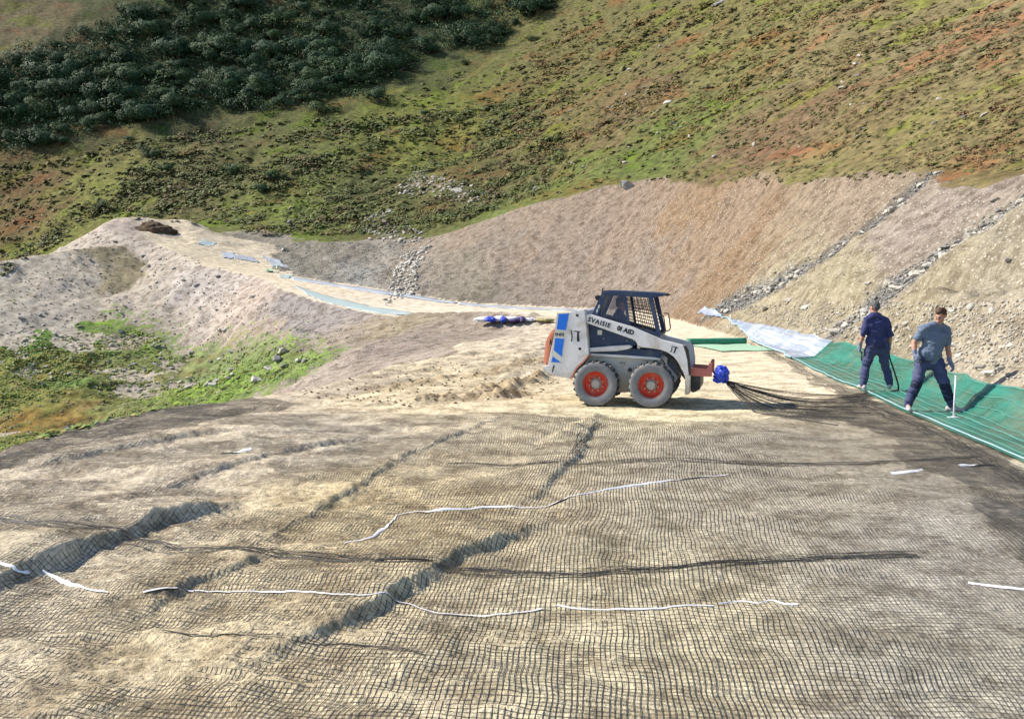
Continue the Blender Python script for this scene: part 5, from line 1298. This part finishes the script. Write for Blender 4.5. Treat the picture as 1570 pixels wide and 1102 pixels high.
# sacks and tarpaulins dumped on the far track
bp = hit(770, 493); bag = empty('tarpaulin_bundle', (bp[0], bp[1], bp[2])); tag(bag, 'white and blue tarpaulin bundle lying on the track behind the loader', 'bundle')
k_ = bp[1] / FPX
M_SACK = worn('white_sack', (0.62, 0.62, 0.68), 0.6, 0.25, (0.5, 0.46, 0.4), 0.35, 2.0); M_PURP = worn('purple_sheet', (0.07, 0.05, 0.17), 0.6, 0.3, (0.2, 0.18, 0.25), 0.3, 3.0); M_YELL = worn('straw_sheet', (0.42, 0.37, 0.18), 0.7, 0.3, (0.4, 0.35, 0.25), 0.4, 2.0)
for nm, dx, w, h_, mt, sd in (('white_sack', -26, 20, 11, M_SACK, 1), ('blue_sheet', -18, 11, 11, M_SLING, 2), ('white_sack', -4, 14, 12, M_SACK, 3), ('blue_sheet', 2, 6, 12, M_SLING, 9), ('white_sack', 14, 20, 12, M_SACK, 4), ('purple_sheet', 17, 10, 7, M_PURP, 5), ('purple_sheet', 31, 5, 12, M_PURP, 6), ('white_sack', 42, 12, 8, M_SACK, 7), ('straw_sheet', 62, 22, 8, M_YELL, 8)):
    o = crumple(nm, w * k_ * 0.74, 0.42, h_ * k_ * 0.36, mt, bag, 830 + sd * 7, 5, 0.32, 2.0); o.location = (dx * k_, (-0.25 if nm in ('blue_sheet', 'purple_sheet') else 0.1), h_ * k_ * 0.32)

# ------------------------------------------------------------------ vegetation
def leaf_mat(name, tone=1.0):
    q = NT(name); c = q.attr('leaf')
    inf = q.n('ShaderNodeObjectInfo').outputs['Random']
    c = q.mix(1.0, c, q.ramp(inf, [(0.0, (0.75, 0.85, 0.8)), (0.5, (1.0, 1.0, 1.0)), (1.0, (1.35, 1.2, 0.85))]), 'MULTIPLY')
    return q.done(c, 0.7, None, 0, 0.2)
M_LEAF = leaf_mat('shrub_leaves')
M_BARK = worn('shrub_bark', (0.12, 0.09, 0.065), 0.9, 0.3)
def leaf_cloud(centers, spread, cnt, size, cols, g, lean=(0, 0, 0.35), heart=None, rough=0.4):
    """small leaf faces spread through lumpy clumps"""
    k = g.integers(0, len(centers), cnt)
    dirv = g.normal(size=(cnt, 3)); dirv /= np.linalg.norm(dirv, axis=1, keepdims=True); rad = g.uniform(0.35, 1, (cnt, 1)) ** 0.5
    C = np.asarray(centers)[k] + dirv * rad * np.asarray(spread)[k]
    a = dirv * 0.5 + g.normal(size=(cnt, 3)) * rough + np.array(lean)
    if heart is not None:
        o = C - np.array(heart); a = a + 1.1 * o / np.linalg.norm(o, axis=1, keepdims=True); a /= np.linalg.norm(a, axis=1, keepdims=True)
    t = np.cross(a, g.normal(size=(cnt, 3))); t /= np.linalg.norm(t, axis=1, keepdims=True); b = np.cross(a, t)
    s = size * g.uniform(0.6, 1.4, (cnt, 1))
    V = np.stack([C - t * s, C - b * s * 0.55, C + t * s, C + b * s * 0.55], 1).reshape(-1, 3)
    F = np.arange(cnt * 4).reshape(-1, 4)
    cc = np.asarray(cols)[g.integers(0, len(cols), cnt)] * g.uniform(0.7, 1.3, (cnt, 1))
    return V, F, np.repeat(cc, 4, 0)
SHRUB_COL = [(.027, .066, .032), (.038, .085, .030), (.019, .050, .034), (.050, .085, .030)]
CROWNS, STEMS = [], []
for k in range(7):
    g = np.random.default_rng(900 + k); n = 9 + k % 3
    cen = [(g.normal(0, .42), g.normal(0, .42), g.uniform(0.30, 0.78)) for _ in range(n)]
    spr = [(g.uniform(.28, .46),) * 2 + (g.uniform(.22, .36),) for _ in range(n)]
    V, F, cc = leaf_cloud(cen, spr, 2100, 0.046, SHRUB_COL, g, (0, 0, 0.15), (0, 0, 0.1), 0.25)
    V[:, 2] = np.maximum(V[:, 2], 0.02)
    me = np_mesh('crown', V, F); set_attr(me, 'leaf', cc); me.materials.append(M_LEAF); CROWNS.append(me)
    bm = bmesh.new()
    for c in cen[:6]: tube_bm([(c[0] * .1, c[1] * .1, -0.1), (c[0] * .5, c[1] * .5, c[2] * .55), c], [0.03, 0.022, 0.008], 5, bm)
    me = bpy.data.meshes.new('stems'); bm.to_mesh(me); bm.free(); me.materials.append(M_BARK); STEMS.append(me)
def put_shrub(p, s, label, group, flat_=0.8):
    k = rnd.randrange(7)
    r_ = empty('shrub', (p[0], p[1], p[2] - 0.05 * s), rnd.uniform(0, 6.3)); r_.scale = (s * rnd.uniform(.85, 1.2), s * rnd.uniform(.85, 1.2), s * flat_ * rnd.uniform(.85, 1.2))
    for nm, me in (('crown', CROWNS[k]), ('stems', STEMS[k])):
        c = bpy.data.objects.new(nm, me); COL.objects.link(c); c.parent = r_
    return tag(r_, label, 'shrub', group)
THICK = [(-30, 100), (60, 80), (130, 45), (210, 15), (330, -15), (890, -15), (850, 15), (790, 50), (760, 85), (700, 75), (640, 90), (600, 125), (560, 150), (470, 160), (420, 175), (330, 165), (270, 180), (210, 190), (150, 200), (85, 225), (30, 235), (-30, 240)]
def thicket_label(p):
    px = PW / 2 + FPX * p[0] / p[1]; up = (p[2] - CAMZ) / p[1]
    col = ['far left end', 'left part', 'left centre', 'right centre', 'right part', 'far right end'][int(np.clip(px // 150, 0, 5))]
    row = 'top row' if up > 0.225 else 'upper middle' if up > 0.19 else 'lower middle' if up > 0.155 else 'bottom fringe'
    return 'dark green shrub in the %s of the dense thicket, %s' % (row, col)
for p in scatter_px(THICK, 280): put_shrub(p, rnd.choice((1.2, 1.7, 2.2, 2.8, 3.6)) * rnd.uniform(.9, 1.15), thicket_label(p), 'shrubs of the dense thicket', 0.85)
A = scatter_px(THICK, 1500)
Vs, Fs, Cs, o_ = [], [], [], 0
for p in A:
    s = rnd.uniform(0.9, 1.9); g = nrg
    V, F, cc = leaf_cloud([(p[0], p[1], p[2] + .3 * s)], [(s, s, .6 * s)], 60, 0.17, SHRUB_COL, g); Vs.append(V); Fs.append(F + o_); Cs.append(cc); o_ += len(V)
me = np_mesh('undergrowth', np.concatenate(Vs), np.concatenate(Fs)); set_attr(me, 'leaf', np.concatenate(Cs))
tag(link('undergrowth', me, M_LEAF), 'low dark undergrowth filling the dense thicket', 'undergrowth', kind='stuff')
LONE = [(157, 190, 1.7, 'round shrub standing clear of the thicket at lower left'), (45, 222, 2.0, 'leftmost sunlit shrub at the foot of the thicket'), (88, 222, 1.7, 'second shrub from the left at the foot of the thicket'), (263, 172, 2.2, 'broad shrub with its dark shadow below the thicket middle'), (298, 164, 1.5, 'small shrub right of the broad shrub below the thicket'), (375, 168, 2.6, 'wide flat shrub at the grassy foot of the thicket'), (497, 175, 2.2, 'dark shrub alone on the bright grass slope'), (578, 158, 2.3, 'largest rounded shrub at the top of the grass gully'), (610, 105, 2.0, 'shrub at the right shoulder of the thicket'), (655, 82, 1.8, 'shrub high on the right side of the thicket'), (770, 55, 1.8, 'tall shrub at the upper right end of the thicket'), (715, 100, 1.1, 'small shrub on the brown slope right of the thicket'), (654, 178, 0.9, 'small dark bush on the grass beside the gully'), (238, 243, 1.5, 'low bush in the heath below the thicket'), (255, 264, 1.2, 'bright green low bush in the heath'), (198, 217, 0.9, 'small bush just under the thicket edge'), (362, 270, 1.5, 'dark bush in the middle of the heath'), (420, 278, 1.3, 'dark bush at the right of the heath'), (157, 322, 1.3, 'bush on yellow grass above the mound'), (404, 296, 1.1, 'small bush near the foot of the heath'), (818, 63, 1.2, 'small dark bush at the top right of the thicket'), (445, 152, 1.8, 'shrub at the lower edge of the thicket, near its middle')]
for px, py, s, lab in LONE: put_shrub(hit(px, py), s * 1.25, lab, 'shrubs standing apart', 0.85)
# heath, heather and grass tufts over the hillside
def ground_cover(name, poly, cnt, s0, s1, leaves, size, cols, label, flat_=0.5, clump=None, cat='heath', d0=8.0):
    A = scatter_px(poly, cnt * 2 if clump else cnt, d0)
    if clump: A = A[(fbm(A[:, 0], A[:, 1], clump, 3, 77) + nrg.uniform(-.3, .3, len(A))) > 0.0][:cnt]
    Vs, Fs, Cs, o_ = [], [], [], 0
    for p in A:
        s = rnd.uniform(s0, s1) * min(1.3, max(0.35, p[1] / 110)); col = np.array(cols[rnd.randrange(len(cols))])
        V, F, cc = leaf_cloud([(p[0], p[1], p[2] + .1 * s)], [(s, s * .8, flat_ * s)], leaves, size * s, [col], nrg, (-0.3, -0.2, 1.1), None, 0.18); Vs.append(V); Fs.append(F + o_); Cs.append(cc); o_ += len(V)
    me = np_mesh(name, np.concatenate(Vs), np.concatenate(Fs)); set_attr(me, 'leaf', np.concatenate(Cs))
    return tag(link(name, me, M_LEAF), label, cat, kind='stuff')
HILLP = [(0, 250), (200, 215), (420, 185), (560, 180), (640, 130), (780, 90), (900, 0), (1570, 0), (1570, 262), (1200, 284), (960, 276), (800, 312), (655, 358), (420, 362), (330, 345), (150, 335), (0, 430)]
ground_cover('heath', [(0, 260), (200, 220), (420, 190), (640, 180), (800, 150), (900, 260), (800, 310), (655, 355), (420, 362), (300, 330), (150, 335), (0, 420)], 2000, .25, 1.3, 34, 0.16, [(.10, .12, .04), (.09, .105, .04), (.115, .12, .045), (.15, .10, .05), (.13, .14, .04)], 'low dark heath clumps on the grass slope above the road', 0.34, 9)
ground_cover('heath', [(800, 60), (1000, 20), (1100, 0), (1400, 0), (1250, 150), (1050, 240), (900, 270), (780, 220)], 1300, .3, 1.0, 30, 0.17, [(.11, .12, .042), (.15, .10, .055), (.16, .135, .06), (.13, .12, .05)], 'brown and olive heath clumps on the middle hillside', 0.34, 9)
ground_cover('heath', [(1100, 230), (1300, 60), (1570, 0), (1570, 255), (1300, 262), (1180, 275)], 700, .3, .8, 20, 0.24, [(.13, .10, .045), (.13, .075, .045), (.16, .125, .05)], 'reddish brown heath clumps on the right hillside', 0.4, 7)
ground_cover('grass_tufts', HILLP, 4500, .18, .5, 9, 0.5, [(.13, .12, .045), (.11, .12, .035), (.15, .12, .06), (.10, .11, .035)], 'tufted grass over the hillside', 0.5, None, 'grass')
ground_cover('embankment_grass', [(0, 452), (60, 458), (120, 474), (180, 496), (245, 518), (268, 548), (320, 540), (420, 522), (495, 545), (440, 583), (380, 603), (250, 628), (0, 690)], 3600, .12, .30, 9, 0.42, [(.14, .23, .055), (.12, .21, .05), (.18, .22, .06), (.20, .185, .06)], 'green grass growing on the lower embankment', 0.4, 5, 'grass', 15.0)
